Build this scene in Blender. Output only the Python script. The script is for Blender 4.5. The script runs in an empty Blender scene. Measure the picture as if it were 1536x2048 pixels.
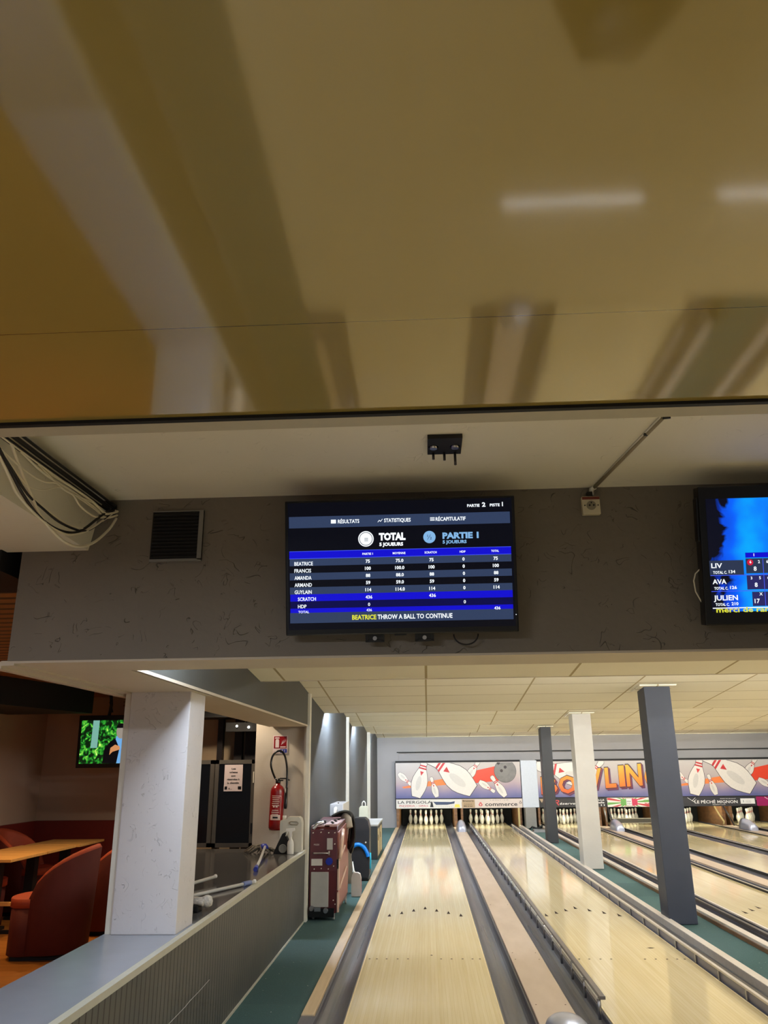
import bpy, bmesh, math, random
from mathutils import Vector, Matrix
random.seed(7)
SC = bpy.context.scene
COL = SC.collection
PI = math.pi

# ---------------------------------------------------------------- camera
CAM_H = 1.626
def setup_camera():
    f, vx, vy, roll = 1559.0, 853.8, 1530.4, 0.01059
    d = Vector((vx-768, vy-1024, f)).normalized()      # world +y seen from the camera (right, down, forward)
    h = Vector((1, -roll, 0)); X = (h - d*h.dot(d)).normalized(); Z = X.cross(d)
    R = Matrix((X, d, Z))                               # world = R @ cam(right, down, forward)
    right, down, fwd = R.col[0], R.col[1], R.col[2]
    m = Matrix((( right.x, -down.x, -fwd.x, 0), (right.y, -down.y, -fwd.y, 0), (right.z, -down.z, -fwd.z, CAM_H), (0, 0, 0, 1)))
    c = bpy.data.cameras.new('camera'); o = bpy.data.objects.new('camera', c); COL.objects.link(o)
    o.matrix_world = m
    c.sensor_fit = 'HORIZONTAL'; c.sensor_width = 36; c.lens = 36*f/1536; c.clip_start = .05; c.clip_end = 100
    SC.camera = o
setup_camera()
vs = SC.view_settings
vs.view_transform = 'Standard'; vs.look = 'None'; vs.gamma = 1; vs.use_curve_mapping = False; vs.exposure = 0.38
SC.cycles.max_bounces = 8; SC.cycles.diffuse_bounces = 5; SC.cycles.glossy_bounces = 5; SC.cycles.sample_clamp_indirect = 4
world = bpy.data.worlds.new('world'); SC.world = world; world.use_nodes = True
world.node_tree.nodes['Background'].inputs[0].default_value = (.85, .9, 1, 1)
world.node_tree.nodes['Background'].inputs[1].default_value = 0.10

def area_light(name, loc, size, power, color, rot=(0, 0, 0)):
    l = bpy.data.lights.new(name, 'AREA'); l.shape = 'RECTANGLE'; l.size, l.size_y = size; l.energy = power; l.color = color
    o = bpy.data.objects.new(name, l); COL.objects.link(o); o.location = loc; o.rotation_euler = rot; return o
area_light('approach_lamp', (-1.7, .1, 2.56), (1.5, .4), 104, (.86, .9, 1))
area_light('approach_lamp', (2.0, -1.6, 2.56), (1.5, .5), 18, (1, .95, .88))  # unseen lamp added behind the camera to light the beam front
def spot_warm(loc, p, ang=2.2, col=(1, .55, .22)):
    l = bpy.data.lights.new('downlight', 'SPOT'); l.energy = p; l.color = col; l.spot_size = ang; l.spot_blend = .6; l.shadow_soft_size = .04
    o = bpy.data.objects.new('downlight', l); COL.objects.link(o); o.location = loc

# ---------------------------------------------------------------- helpers
def lin(c):
    return tuple(((v/255)/12.92 if v/255 <= .04045 else ((v/255+.055)/1.055)**2.4) for v in c[:3]) + (1,)
MATS = {}
def mat(name, c, rough=.6, metal=0, spec=.5, var=0, vscale=20, bump=0, bscale=60, coat=0, emit=0, ior=None, coat_rough=.05, trans=0):
    if name in MATS: return MATS[name]
    m = bpy.data.materials.new(name); m.use_nodes = True; nt = m.node_tree; b = nt.nodes['Principled BSDF']
    L = nt.links
    b.inputs['Base Color'].default_value = lin(c); b.inputs['Roughness'].default_value = rough
    b.inputs['Metallic'].default_value = metal; b.inputs['Specular IOR Level'].default_value = spec
    b.inputs['Coat Weight'].default_value = coat; b.inputs['Coat Roughness'].default_value = coat_rough
    b.inputs['Transmission Weight'].default_value = trans
    if ior: b.inputs['IOR'].default_value = ior
    if emit:
        b.inputs['Emission Color'].default_value = lin(c); b.inputs['Emission Strength'].default_value = emit
    tc = nt.nodes.new('ShaderNodeTexCoord')
    n = nt.nodes.new('ShaderNodeTexNoise'); n.inputs['Scale'].default_value = vscale; n.inputs['Detail'].default_value = 5
    L.new(tc.outputs['Object'], n.inputs['Vector'])
    mr = nt.nodes.new('ShaderNodeMapRange'); v = max(var, .03)
    mr.inputs['From Min'].default_value = .3; mr.inputs['From Max'].default_value = .7
    mr.inputs['To Min'].default_value = 1-v; mr.inputs['To Max'].default_value = 1+v
    L.new(n.outputs['Fac'], mr.inputs['Value'])
    mx = nt.nodes.new('ShaderNodeMix'); mx.data_type = 'RGBA'; mx.blend_type = 'MULTIPLY'; mx.inputs['Factor'].default_value = 1
    mx.inputs['A'].default_value = lin(c); L.new(mr.outputs['Result'], mx.inputs['B']); L.new(mx.outputs['Result'], b.inputs['Base Color'])
    if bump:
        n2 = nt.nodes.new('ShaderNodeTexNoise'); n2.inputs['Scale'].default_value = bscale; n2.inputs['Detail'].default_value = 4
        L.new(tc.outputs['Object'], n2.inputs['Vector'])
        bp = nt.nodes.new('ShaderNodeBump'); bp.inputs['Strength'].default_value = bump; bp.inputs['Distance'].default_value = .01
        L.new(n2.outputs['Fac'], bp.inputs['Height']); L.new(bp.outputs['Normal'], b.inputs['Normal'])
    MATS[name] = m; return m

def node(nt, t, ins=None, **kw):
    n = nt.nodes.new('ShaderNode'+t)
    for k, v in kw.items(): setattr(n, k, v)
    for k, v in (ins or {}).items():
        if isinstance(v, bpy.types.NodeSocket): nt.links.new(v, n.inputs[k])
        else: n.inputs[k].default_value = v
    return n
def math_n(nt, op, a, b=0, c=0): return node(nt, 'Math', {0: a, 1: b, 2: c}, operation=op).outputs[0]
def mixc(nt, fac, a, b, blend='MIX'):
    n = nt.nodes.new('ShaderNodeMix'); n.data_type = 'RGBA'; n.blend_type = blend
    for s, v in (('Factor', fac), ('A', a), ('B', b)):
        if isinstance(v, bpy.types.NodeSocket): nt.links.new(v, n.inputs[s])
        else: n.inputs[s].default_value = v
    return n.outputs['Result']
def base(name):
    m = bpy.data.materials.new(name); m.use_nodes = True; nt = m.node_tree; b = nt.nodes['Principled BSDF']
    tc = nt.nodes.new('ShaderNodeTexCoord'); sp = nt.nodes.new('ShaderNodeSeparateXYZ'); nt.links.new(tc.outputs['Object'], sp.inputs[0])
    MATS[name] = m
    return m, nt, b, tc.outputs['Object'], sp

def plaster(name, c, strength=.5, scale=5):
    """painted plaster with trowel scratches"""
    m, nt, b, co, sp = base(name)
    hs = []
    for k, (sc, off) in enumerate(((scale, 0), (scale*1.7, 7.3))):
        mp = node(nt, 'Mapping', {'Vector': co, 'Location': (off, off*2, off*3)})
        n1 = node(nt, 'TexNoise', {'Vector': mp.outputs[0], 'Scale': sc, 'Detail': 2, 'Distortion': 1.5})
        r = math_n(nt, 'ABSOLUTE', math_n(nt, 'SUBTRACT', n1.outputs['Fac'], .5))
        r = node(nt, 'MapRange', {'Value': r, 'From Min': 0, 'From Max': .006, 'To Min': 1, 'To Max': 0}).outputs[0]
        n2 = node(nt, 'TexNoise', {'Vector': mp.outputs[0], 'Scale': sc*1.9, 'Detail': 1})
        ma = node(nt, 'MapRange', {'Value': n2.outputs['Fac'], 'From Min': .58, 'From Max': .64}).outputs[0]
        hs.append(math_n(nt, 'MULTIPLY', r, ma))
    n3 = node(nt, 'TexNoise', {'Vector': co, 'Scale': 28, 'Detail': 5})
    h = math_n(nt, 'ADD', math_n(nt, 'ADD', hs[0], hs[1]), math_n(nt, 'MULTIPLY', n3.outputs['Fac'], .35))
    bp = node(nt, 'Bump', {'Height': h, 'Strength': strength, 'Distance': .006})
    nt.links.new(bp.outputs[0], b.inputs['Normal'])
    v = node(nt, 'TexNoise', {'Vector': co, 'Scale': 1.3, 'Detail': 3}).outputs['Fac']
    f = node(nt, 'MapRange', {'Value': v, 'From Min': .3, 'From Max': .7, 'To Min': .94, 'To Max': 1.05}).outputs[0]
    nt.links.new(mixc(nt, 1.0, lin(c), f, 'MULTIPLY'), b.inputs['Base Color'])
    b.inputs['Roughness'].default_value = .62; b.inputs['Specular IOR Level'].default_value = .35
    return m

class MB:
    def __init__(s): s.bm = bmesh.new()
    def box(s, x0, x1, y0, y1, z0, z1, mi=0, bev=0):
        vs = [s.bm.verts.new(p) for p in ((x0,y0,z0),(x1,y0,z0),(x1,y1,z0),(x0,y1,z0),(x0,y0,z1),(x1,y0,z1),(x1,y1,z1),(x0,y1,z1))]
        fs = [s.bm.faces.new([vs[i] for i in q]) for q in ((0,3,2,1),(4,5,6,7),(0,1,5,4),(1,2,6,5),(2,3,7,6),(3,0,4,7))]
        for f in fs: f.material_index = mi
        if bev:
            es = list({e for f in fs for e in f.edges})
            r = bmesh.ops.bevel(s.bm, geom=es, offset=bev, segments=2, affect='EDGES', profile=.6)
            for f in r['faces']: f.material_index = mi
        return s
    def prism(s, pts, a, b, axis='y', mi=0, smooth=False):
        """pts: 2D outline; extruded from a to b along axis. y: (x,z); x: (y,z); z: (x,y)"""
        def P(p, t): return {'y': (p[0], t, p[1]), 'x': (t, p[0], p[1]), 'z': (p[0], p[1], t)}[axis]
        A = [s.bm.verts.new(P(p, a)) for p in pts]; B = [s.bm.verts.new(P(p, b)) for p in pts]
        n = len(pts)
        fs = [s.bm.faces.new(A), s.bm.faces.new(B[::-1])]
        for i in range(n):
            f = s.bm.faces.new((A[i], B[i], B[(i+1) % n], A[(i+1) % n])); f.smooth = smooth; fs.append(f)
        for f in fs: f.material_index = mi
        return s
    def face(s, pts, mi=0):
        f = s.bm.faces.new([s.bm.verts.new(p) for p in pts]); f.material_index = mi; return s
    def tube(s, pts, r, seg=8, mi=0, cap=True):
        pts = [Vector(p) for p in pts]; rs = r if isinstance(r, (list, tuple)) else [r]*len(pts)
        rings = []; up = Vector((0, 0, 1)); prev = None
        for i, p in enumerate(pts):
            d = (pts[min(i+1, len(pts)-1)]-pts[max(i-1, 0)]).normalized()
            if prev is None:
                a = d.cross(up)
                if a.length < .1: a = d.cross(Vector((1, 0, 0)))
                a.normalize()
            else: a = (prev-d*prev.dot(d)).normalized()
            prev = a; b = d.cross(a)
            rings.append([s.bm.verts.new(p+(a*math.cos(2*PI*k/seg)+b*math.sin(2*PI*k/seg))*rs[i]) for k in range(seg)])
        for A, B in zip(rings, rings[1:]):
            for k in range(seg):
                f = s.bm.faces.new((A[k], A[(k+1) % seg], B[(k+1) % seg], B[k])); f.smooth = True; f.material_index = mi
        if cap:
            for R_ in (rings[0][::-1], rings[-1]):
                f = s.bm.faces.new(R_); f.material_index = mi
        return s
    def lathe(s, prof, seg=24, c=(0, 0, 0), mi=0, axis='z', mats=None):
        rings = []
        for r, h in prof:
            ring = []
            for k in range(seg):
                u, v = r*math.cos(2*PI*k/seg), r*math.sin(2*PI*k/seg)
                p = {'z': (u, v, h), 'y': (u, h, v), 'x': (h, u, v)}[axis]
                ring.append(s.bm.verts.new((p[0]+c[0], p[1]+c[1], p[2]+c[2])))
            rings.append(ring)
        for j, (A, B) in enumerate(zip(rings, rings[1:])):
            for k in range(seg):
                f = s.bm.faces.new((A[k], A[(k+1) % seg], B[(k+1) % seg], B[k])); f.smooth = True
                f.material_index = mats[j] if mats else mi
        for R_ in (rings[0][::-1], rings[-1]):
            f = s.bm.faces.new(R_); f.material_index = mats[0] if mats and R_ is not rings[-1] else mi
        return s
    def xf(s, M, start=0):
        bmesh.ops.transform(s.bm, matrix=M, verts=list(s.bm.verts)[start:]); return s
    def n(s): return len(s.bm.verts)
    def build(s, name, mats, parent=None, origin=None, normals=True):
        if normals: bmesh.ops.recalc_face_normals(s.bm, faces=s.bm.faces)
        if origin is not None: bmesh.ops.translate(s.bm, verts=s.bm.verts, vec=-Vector(origin))
        me = bpy.data.meshes.new(name); s.bm.to_mesh(me); s.bm.free()
        for m in (mats if isinstance(mats, (list, tuple)) else [mats]): me.materials.append(m)
        o = bpy.data.objects.new(name, me); COL.objects.link(o)
        if origin is not None: o.location = origin
        if parent: o.parent = parent
        return o

def tag(o, label=None, cat=None, group=None, kind=None):
    for k, v in (('label', label), ('category', cat), ('group', group), ('kind', kind)):
        if v: o[k] = v
    return o
def thing(name, label, cat, loc=(0, 0, 0), rot=(0, 0, 0), group=None):
    o = bpy.data.objects.new(name, None); COL.objects.link(o); o.location = loc; o.rotation_euler = rot; o.empty_display_size = .1
    return tag(o, label, cat, group)
def struct(name, mb, mats, label=None, origin=None):
    return tag(mb.build(name, mats, None, origin), label, None, None, 'structure')

FONT_CACHE = {}
def text(mb, s, to, u, v, h, align='L', bold=0, mi=0, w=None, shear=0):
    """lay letters of cap height h with their baseline at (u, v); to(u, v) -> 3D point. w: fit to this width"""
    cu = bpy.data.curves.new('txt', 'FONT'); cu.body = s; cu.size = 1; cu.offset = bold; cu.resolution_u = 2; cu.shear = shear
    cu.align_x = 'LEFT'
    ob = bpy.data.objects.new('txt', cu); COL.objects.link(ob)
    dg = bpy.context.evaluated_depsgraph_get(); me = ob.evaluated_get(dg).to_mesh()
    pts = [Vector(p.co) for p in me.vertices]; polys = [list(p.vertices) for p in me.polygons]
    ob.evaluated_get(dg).to_mesh_clear(); bpy.data.objects.remove(ob); bpy.data.curves.remove(cu)
    if not pts: return
    x0, x1 = min(p.x for p in pts), max(p.x for p in pts)
    k = h/.73; kx = k if w is None else w/(x1-x0)
    off = {'L': x0, 'C': (x0+x1)/2, 'R': x1}[align]
    vs = [mb.bm.verts.new(to(u+(p.x-off)*kx, v+p.y*k)) for p in pts]
    for q in polys:
        try: f = mb.bm.faces.new([vs[i] for i in q]); f.material_index = mi
        except ValueError: pass

# ---------------------------------------------------------------- materials
def yellow_ceiling_mat():
    m, nt, b, co, sp = base('glossy_mustard_panel')
    v = node(nt, 'TexNoise', {'Vector': co, 'Scale': .7, 'Detail': 2}).outputs['Fac']
    f = node(nt, 'MapRange', {'Value': v, 'From Min': .3, 'From Max': .7, 'To Min': .96, 'To Max': 1.04}).outputs[0]
    seam = math_n(nt, 'LESS_THAN', math_n(nt, 'ABSOLUTE', math_n(nt, 'SUBTRACT', sp.outputs['Y'], 1.585)), .0012)
    c = mixc(nt, 1.0, lin((150, 130, 68)), f, 'MULTIPLY'); c = mixc(nt, seam, c, lin((90, 72, 35)))
    nt.links.new(c, b.inputs['Base Color'])
    b.inputs['Roughness'].default_value = .07; b.inputs['IOR'].default_value = 2.1
    n = node(nt, 'TexNoise', {'Vector': co, 'Scale': 1.1, 'Detail': 1}).outputs['Fac']
    bp = node(nt, 'Bump', {'Height': n, 'Strength': .015, 'Distance': .01}); nt.links.new(bp.outputs[0], b.inputs['Normal'])
    return m
def tile_mat():
    m, nt, b, co, sp = base('ceiling_tiles')
    x, y = sp.outputs['X'], sp.outputs['Y']
    fx = math_n(nt, 'ABSOLUTE', math_n(nt, 'SUBTRACT', math_n(nt, 'FRACT', math_n(nt, 'ADD', math_n(nt, 'DIVIDE', x, 1.2), 100.5)), .5))
    lx = math_n(nt, 'LESS_THAN', fx, .0085)
    fy = math_n(nt, 'ABSOLUTE', math_n(nt, 'SUBTRACT', math_n(nt, 'FRACT', math_n(nt, 'ADD', math_n(nt, 'DIVIDE', y, .62), 100.5)), .5))
    ly = math_n(nt, 'LESS_THAN', fy, .012)
    # tone of each tile
    ix = math_n(nt, 'FLOOR', math_n(nt, 'DIVIDE', x, 1.2)); iy = math_n(nt, 'FLOOR', math_n(nt, 'DIVIDE', y, .62))
    wn = node(nt, 'TexWhiteNoise', {'Vector': node(nt, 'CombineXYZ', {0: ix, 1: iy}).outputs[0]}, noise_dimensions='2D').outputs[0]
    t = node(nt, 'MapRange', {'Value': wn, 'To Min': .95, 'To Max': 1.03}).outputs[0]
    n = node(nt, 'TexNoise', {'Vector': co, 'Scale': 90, 'Detail': 2}).outputs['Fac']
    c = mixc(nt, 1.0, lin((243, 238, 220)), t, 'MULTIPLY')
    c = mixc(nt, ly, c, lin((158, 142, 108))); c = mixc(nt, lx, c, lin((176, 160, 122)))
    nt.links.new(c, b.inputs['Base Color']); b.inputs['Roughness'].default_value = .85
    bp = node(nt, 'Bump', {'Height': n, 'Strength': .15, 'Distance': .003}); nt.links.new(bp.outputs[0], b.inputs['Normal'])
    return m
def lane_mat(name='lane_boards', c0=(216, 196, 148), c1=(230, 214, 172), rough=.08):
    m, nt, b, co, sp = base(name)
    i = math_n(nt, 'FLOOR', math_n(nt, 'DIVIDE', sp.outputs['X'], .02703))
    wn = node(nt, 'TexWhiteNoise', {'W': i}, noise_dimensions='1D').outputs[0]
    mp = node(nt, 'Mapping', {'Vector': co, 'Scale': (60, 1.1, 1)})
    n = node(nt, 'TexNoise', {'Vector': mp.outputs[0], 'Scale': 1.5, 'Detail': 6}).outputs['Fac']
    g = node(nt, 'MapRange', {'Value': n, 'From Min': .3, 'From Max': .7}).outputs[0]
    k = math_n(nt, 'MULTIPLY_ADD', wn, .45, math_n(nt, 'MULTIPLY', g, .55))
    c = mixc(nt, k, lin(c0), lin(c1))
    fx = math_n(nt, 'FRACT', math_n(nt, 'DIVIDE', sp.outputs['X'], .02703))
    seam = math_n(nt, 'LESS_THAN', fx, .07)
    c = mixc(nt, math_n(nt, 'MULTIPLY', seam, .35), c, lin((176, 142, 90)))
    nt.links.new(c, b.inputs['Base Color']); b.inputs['Roughness'].default_value = rough; b.inputs['IOR'].default_value = 1.5
    w = node(nt, 'TexNoise', {'Vector': node(nt, 'Mapping', {'Vector': co, 'Scale': (6, .7, 1)}).outputs[0], 'Scale': 1, 'Detail': 1}).outputs['Fac']
    bp = node(nt, 'Bump', {'Height': w, 'Strength': .05, 'Distance': .01}); nt.links.new(bp.outputs[0], b.inputs['Normal'])
    return m
def carpet_mat():
    m, nt, b, co, sp = base('green_carpet')
    n = node(nt, 'TexNoise', {'Vector': co, 'Scale': 160, 'Detail': 3}).outputs['Fac']
    iy = math_n(nt, 'FLOOR', math_n(nt, 'DIVIDE', sp.outputs['Y'], 1.2))
    wn = node(nt, 'TexWhiteNoise', {'W': iy}, noise_dimensions='1D').outputs[0]
    k = node(nt, 'MapRange', {'Value': n, 'From Min': .35, 'From Max': .65, 'To Min': .75, 'To Max': 1.2}).outputs[0]
    c = mixc(nt, wn, lin((46, 76, 76)), lin((62, 94, 94)))
    c = mixc(nt, 1.0, c, k, 'MULTIPLY')
    sp2 = node(nt, 'TexNoise', {'Vector': co, 'Scale': 37, 'Detail': 1}).outputs['Fac']
    c = mixc(nt, node(nt, 'MapRange', {'Value': sp2, 'From Min': .77, 'From Max': .8}).outputs[0], c, lin((170, 175, 165)))
    nt.links.new(c, b.inputs['Base Color']); b.inputs['Roughness'].default_value = .95
    bp = node(nt, 'Bump', {'Height': n, 'Strength': .4, 'Distance': .004}); nt.links.new(bp.outputs[0], b.inputs['Normal'])
    return m
def gutter_mat():
    m, nt, b, co, sp = base('gutter_plastic')
    mp = node(nt, 'Mapping', {'Vector': co, 'Scale': (12, .2, 3)})
    n = node(nt, 'TexNoise', {'Vector': mp.outputs[0], 'Scale': 1.0, 'Detail': 3, 'Distortion': .2}).outputs['Fac']
    k = node(nt, 'MapRange', {'Value': n, 'From Min': .35, 'From Max': .7}).outputs[0]
    nt.links.new(mixc(nt, k, lin((82, 82, 90)), lin((96, 96, 104))), b.inputs['Base Color'])
    nt.links.new(node(nt, 'MapRange', {'Value': n, 'From Min': .4, 'From Max': .65, 'To Min': .36, 'To Max': .26}).outputs[0], b.inputs['Roughness'])
    return m
def grooved_mat():
    """half wall face: narrow vertical battens over flat board"""
    m, nt, b, co, sp = base('grooved_panelling')
    fy = math_n(nt, 'FRACT', math_n(nt, 'DIVIDE', sp.outputs['Y'], .065))
    g = math_n(nt, 'LESS_THAN', fy, .2)
    n = node(nt, 'TexNoise', {'Vector': co, 'Scale': 3, 'Detail': 4}).outputs['Fac']
    c = mixc(nt, node(nt, 'MapRange', {'Value': n, 'From Min': .3, 'From Max': .7}).outputs[0], lin((76, 77, 76)), lin((88, 88, 84)))
    nt.links.new(mixc(nt, g, c, lin((24, 23, 24))), b.inputs['Base Color']); b.inputs['Roughness'].default_value = .5
    bp = node(nt, 'Bump', {'Height': math_n(nt, 'SUBTRACT', 1.0, g), 'Strength': .6, 'Distance': .004}); nt.links.new(bp.outputs[0], b.inputs['Normal'])
    return m
def slat_mat():
    m, nt, b, co, sp = base('wood_slats')
    f = math_n(nt, 'FRACT', math_n(nt, 'DIVIDE', sp.outputs['Y'], .16))
    g = math_n(nt, 'LESS_THAN', f, .35)
    n = node(nt, 'TexNoise', {'Vector': node(nt, 'Mapping', {'Vector': co, 'Scale': (1, 12, 1)}).outputs[0], 'Scale': 2, 'Detail': 4}).outputs['Fac']
    c = mixc(nt, n, lin((130, 84, 44)), lin((168, 112, 60)))
    nt.links.new(mixc(nt, g, c, lin((60, 36, 22))), b.inputs['Base Color']); b.inputs['Roughness'].default_value = .5
    return m
def wood_mat(name, c0, c1, rough=.35, sc=(14, 1, 1)):
    m, nt, b, co, sp = base(name)
    n = node(nt, 'TexNoise', {'Vector': node(nt, 'Mapping', {'Vector': co, 'Scale': sc}).outputs[0], 'Scale': 2, 'Detail': 6}).outputs['Fac']
    nt.links.new(mixc(nt, node(nt, 'MapRange', {'Value': n, 'From Min': .3, 'From Max': .7}).outputs[0], lin(c0), lin(c1)), b.inputs['Base Color'])
    b.inputs['Roughness'].default_value = rough; return m

M_yellow = yellow_ceiling_mat(); M_tile = tile_mat(); M_lane = lane_mat(); M_carpet = carpet_mat(); M_gutter = gutter_mat()
M_groove = grooved_mat(); M_slat = slat_mat()
M_cap = wood_mat('capping_board', (190, 168, 146), (206, 186, 166), .35, (3, .8, 1))
M_trimwood = wood_mat('pale_trim_wood', (186, 162, 124), (206, 184, 148), .4, (10, 1, 1))
M_floorwood = wood_mat('restaurant_boards', (150, 96, 40), (186, 126, 60), .35, (1, 10, 1))
M_table = wood_mat('oak_table_top', (214, 164, 90), (230, 184, 112), .35, (1, 9, 1))
M_brown = wood_mat('brown_kickback', (92, 62, 38), (134, 96, 60), .4, (2, 2, 6))
M_beam = plaster('taupe_plaster', (120, 112, 100), 1.0)
M_white_pl = plaster('cream_plaster', (226, 220, 200), .45, 4)
M_pillar = plaster('white_plaster', (214, 210, 210), .75, 7)
M_soffit = mat('soffit_paint', (200, 188, 168), .7, var=.03, vscale=2, bump=.1, bscale=30)
M_scr = mat('pale_scratch', (170, 172, 170), .6)
M_wallgrey = mat('charcoal_wall_paint', (58, 62, 65), .65, var=.05, vscale=3, bump=.1, bscale=80)
M_bulk = mat('dark_bulkhead_paint', (74, 75, 72), .65, var=.04, vscale=3)
M_ext = mat('warm_grey_paint', (200, 190, 176), .65, var=.04, vscale=3, bump=.1)
M_far = mat('far_wall_grey', (150, 148, 148), .6, var=.03, vscale=2)
M_slate = mat('slate_pillar_paint', (50, 56, 70), .5, var=.05, vscale=4, bump=.08, bscale=20)
M_slate_d = mat('dark_pillar_paint', (34, 37, 42), .5, var=.05, vscale=4, bump=.08)
M_pillar2 = mat('pale_grey_pillar_paint', (196, 192, 184), .55, var=.04, vscale=4, bump=.1)
M_whitetrim = mat('white_trim', (226, 222, 208), .45)
M_ledge = mat('grey_ledge_laminate', (150, 154, 164), .22, var=.03, vscale=6)
M_counter = mat('dark_counter_laminate', (92, 90, 88), .12, var=.05, vscale=5)
M_ledge_edge = mat('ledge_edge', (186, 184, 168), .45)
M_black = mat('black_plastic', (12, 12, 13), .3)
M_blackmatt = mat('matt_black', (14, 13, 13), .7)
M_pit = mat('pit_black', (9, 9, 9), .9)
M_screen_black = mat('tv_glass', (4, 4, 8), .12)
M_steel = mat('brushed_steel', (176, 176, 180), .3, metal=1, var=.06, vscale=30)
M_chrome = mat('chrome_hood', (196, 202, 222), .28, metal=.55, coat=.6)
M_darkmetal = mat('dark_metal', (70, 66, 66), .4, metal=.6)
M_white = mat('white_plastic', (222, 220, 212), .35)
M_cream = mat('cream_plastic', (206, 196, 168), .4)
M_railtop = mat('rail_dark_grey', (112, 106, 104), .35, var=.08)
M_darkrail = mat('shaded_rear_rail', (62, 57, 56), .4)  # rear rail darkened to give the shade of a groove
M_raillight = mat('rail_pale', (206, 196, 184), .35, var=.06)
M_cablew = mat('white_cable', (232, 224, 198), .45)
M_cableb = mat('black_cable', (20, 17, 18), .45)
M_yedge = mat('panel_edge_frame', (176, 168, 146), .6)
M_rest_wall = mat('restaurant_wall', (184, 162, 142), .7, var=.04, vscale=2)
M_rest_red = mat('dark_red_banquette', (112, 30, 20), .6, var=.06)
M_velvet = mat('rust_velvet', (158, 62, 32), .7, var=.1, vscale=14, bump=.1, bscale=200)
M_velvet2 = mat('rust_velvet_shade', (88, 28, 21), .75, var=.06, vscale=14)  # darker velvet copy, shade painted into outer sides and base

# ================================================================ THE SHELL
XW = -1.40
LIPS = [(3.72, 2.33), (6.70, 2.32), (11.05, 2.325), (15.30, 2.34), (19.40, 2.36)]
WALLY = 23.1
SL = .092
# floors
struct('floor', MB().box(-8, -1.45, -4, 12.5, -.06, 0), M_floorwood, 'orange wooden board floor of the restaurant', (-5, 5, 0))
struct('floor', MB().box(-1.45, -.905, -4, 25.5, -.12, -.005), M_carpet, 'dark green carpet strip beside the half wall', (-1.2, 10, 0))
struct('floor', MB().box(2.575, 2.985, 5.6, 25.5, -.12, -.005), M_carpet, 'green carpet strip under the pillars', (2.8, 10, 0))
M_appr = lane_mat('approach_boards', (210, 190, 144), (224, 208, 166), .05)
M_appr.node_tree.nodes['Principled BSDF'].inputs['IOR'].default_value = 1.9
struct('floor', MB().box(-.9, 12, -4, 5.60, -.1, 0), M_appr, 'light wooden approach in front of the lanes', (0, 0, 0))
struct('floor', MB().box(-.905, 12, 5.6, 26, -.22, -.14), M_pit, 'black sub-floor under the gutters', (3, 10, 0))
# left side wall beyond the opening
struct('wall_left', MB().box(XW-.12, XW, 9.62, 25.5, -.1, 2.85), M_wallgrey, 'charcoal side wall beside the first lane', (XW, 15, 0))
# bulkhead above the ledge opening
struct('wall_left_header', MB().box(-1.84, XW, 3.71, 9.60, 2.085, 2.85), [M_bulk], 'charcoal bulkhead above the ledge opening', (XW, 6, 2.1))
struct('trim_1', MB().box(-1.845, -1.395, 3.70, 9.45, 2.075, 2.085).box(-1.40, -1.388, 3.70, 9.45, 2.075, 2.092), M_soffit, 'pale underside of the charcoal bulkhead', (-1.6, 6, 2.08))
struct('trim_2', MB().box(-1.412, -1.372, 9.50, 9.62, -.005, 2.46).box(-1.44, -1.405, 9.54, 9.60, .735, 2.075), M_whitetrim, 'cream corner strip at the end of the ledge opening', (-1.4, 9.5, 0))
struct('trim_3', MB().box(XW, XW+.05, 14.15, 14.21, 0, 2.75), M_whitetrim, 'white vertical strip on the charcoal side wall', (XW, 14.2, 0))
struct('trim_4', MB().box(XW, XW+.07, 19.15, 19.22, 0, 2.75), M_whitetrim, 'farthest white vertical strip on the charcoal side wall', (XW, 19.2, 0))
# half wall + ledge
struct('wall_half', MB().box(-1.80, XW, -1.0, 9.60, -.1, .705).tube([(XW, 4.55, .332), (XW, 4.70, .337), (XW, 4.99, .341), (XW, 5.07, .347), (XW, 5.27, .349), (XW, 5.5, .358)], .0018, 5, 1), [M_groove, M_scr], 'grey half wall with fine vertical grooves', (XW, 4, 0))
struct('baseboard_left', MB().box(XW, XW+.008, -1, 9.46, -.005, .012), M_ledge_edge, 'thin pale strip along the foot of the half wall', (XW, 4, 0))
# big beam
b = MB().box(-1.83, 12, 3.37, 3.71, 2.08, 2.83)
struct('beam', b, M_beam, 'taupe plaster beam carrying the televisions', (2, 3.4, 2.1))
struct('ceiling_soffit', MB().box(-1.86, 12, 3.374, 3.705, 2.070, 2.081).box(-1.86, XW, 3.70, 5.2, 2.070, 2.079), M_soffit, 'cream underside of the beam', (2, 3.5, 2.08))
struct('trim_5', MB().box(-1.895, -1.855, 3.372, 5.15, 2.046, 2.078).box(-1.855, -1.80, 3.372, 4.81, 2.060, 2.0715), M_soffit, 'stepped moulding along the left edge of the soffit', (-1.86, 4, 2.07))
# ceiling between panel and beam
struct('ceiling', MB().box(-5, 12, 2.2, 3.372, 2.815, 2.9), M_white_pl, 'cream plastered ceiling above the televisions', (0, 3, 2.82))
struct('ceiling_box', MB().prism([(-5, 2.575), (-1.52, 2.575), (-1.475, 2.82), (-5, 2.82)], 2.14, 3.368, 'y'), M_white_pl, 'cream boxed bulkhead behind the sagging cables', (-2, 3, 2.6))
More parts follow.
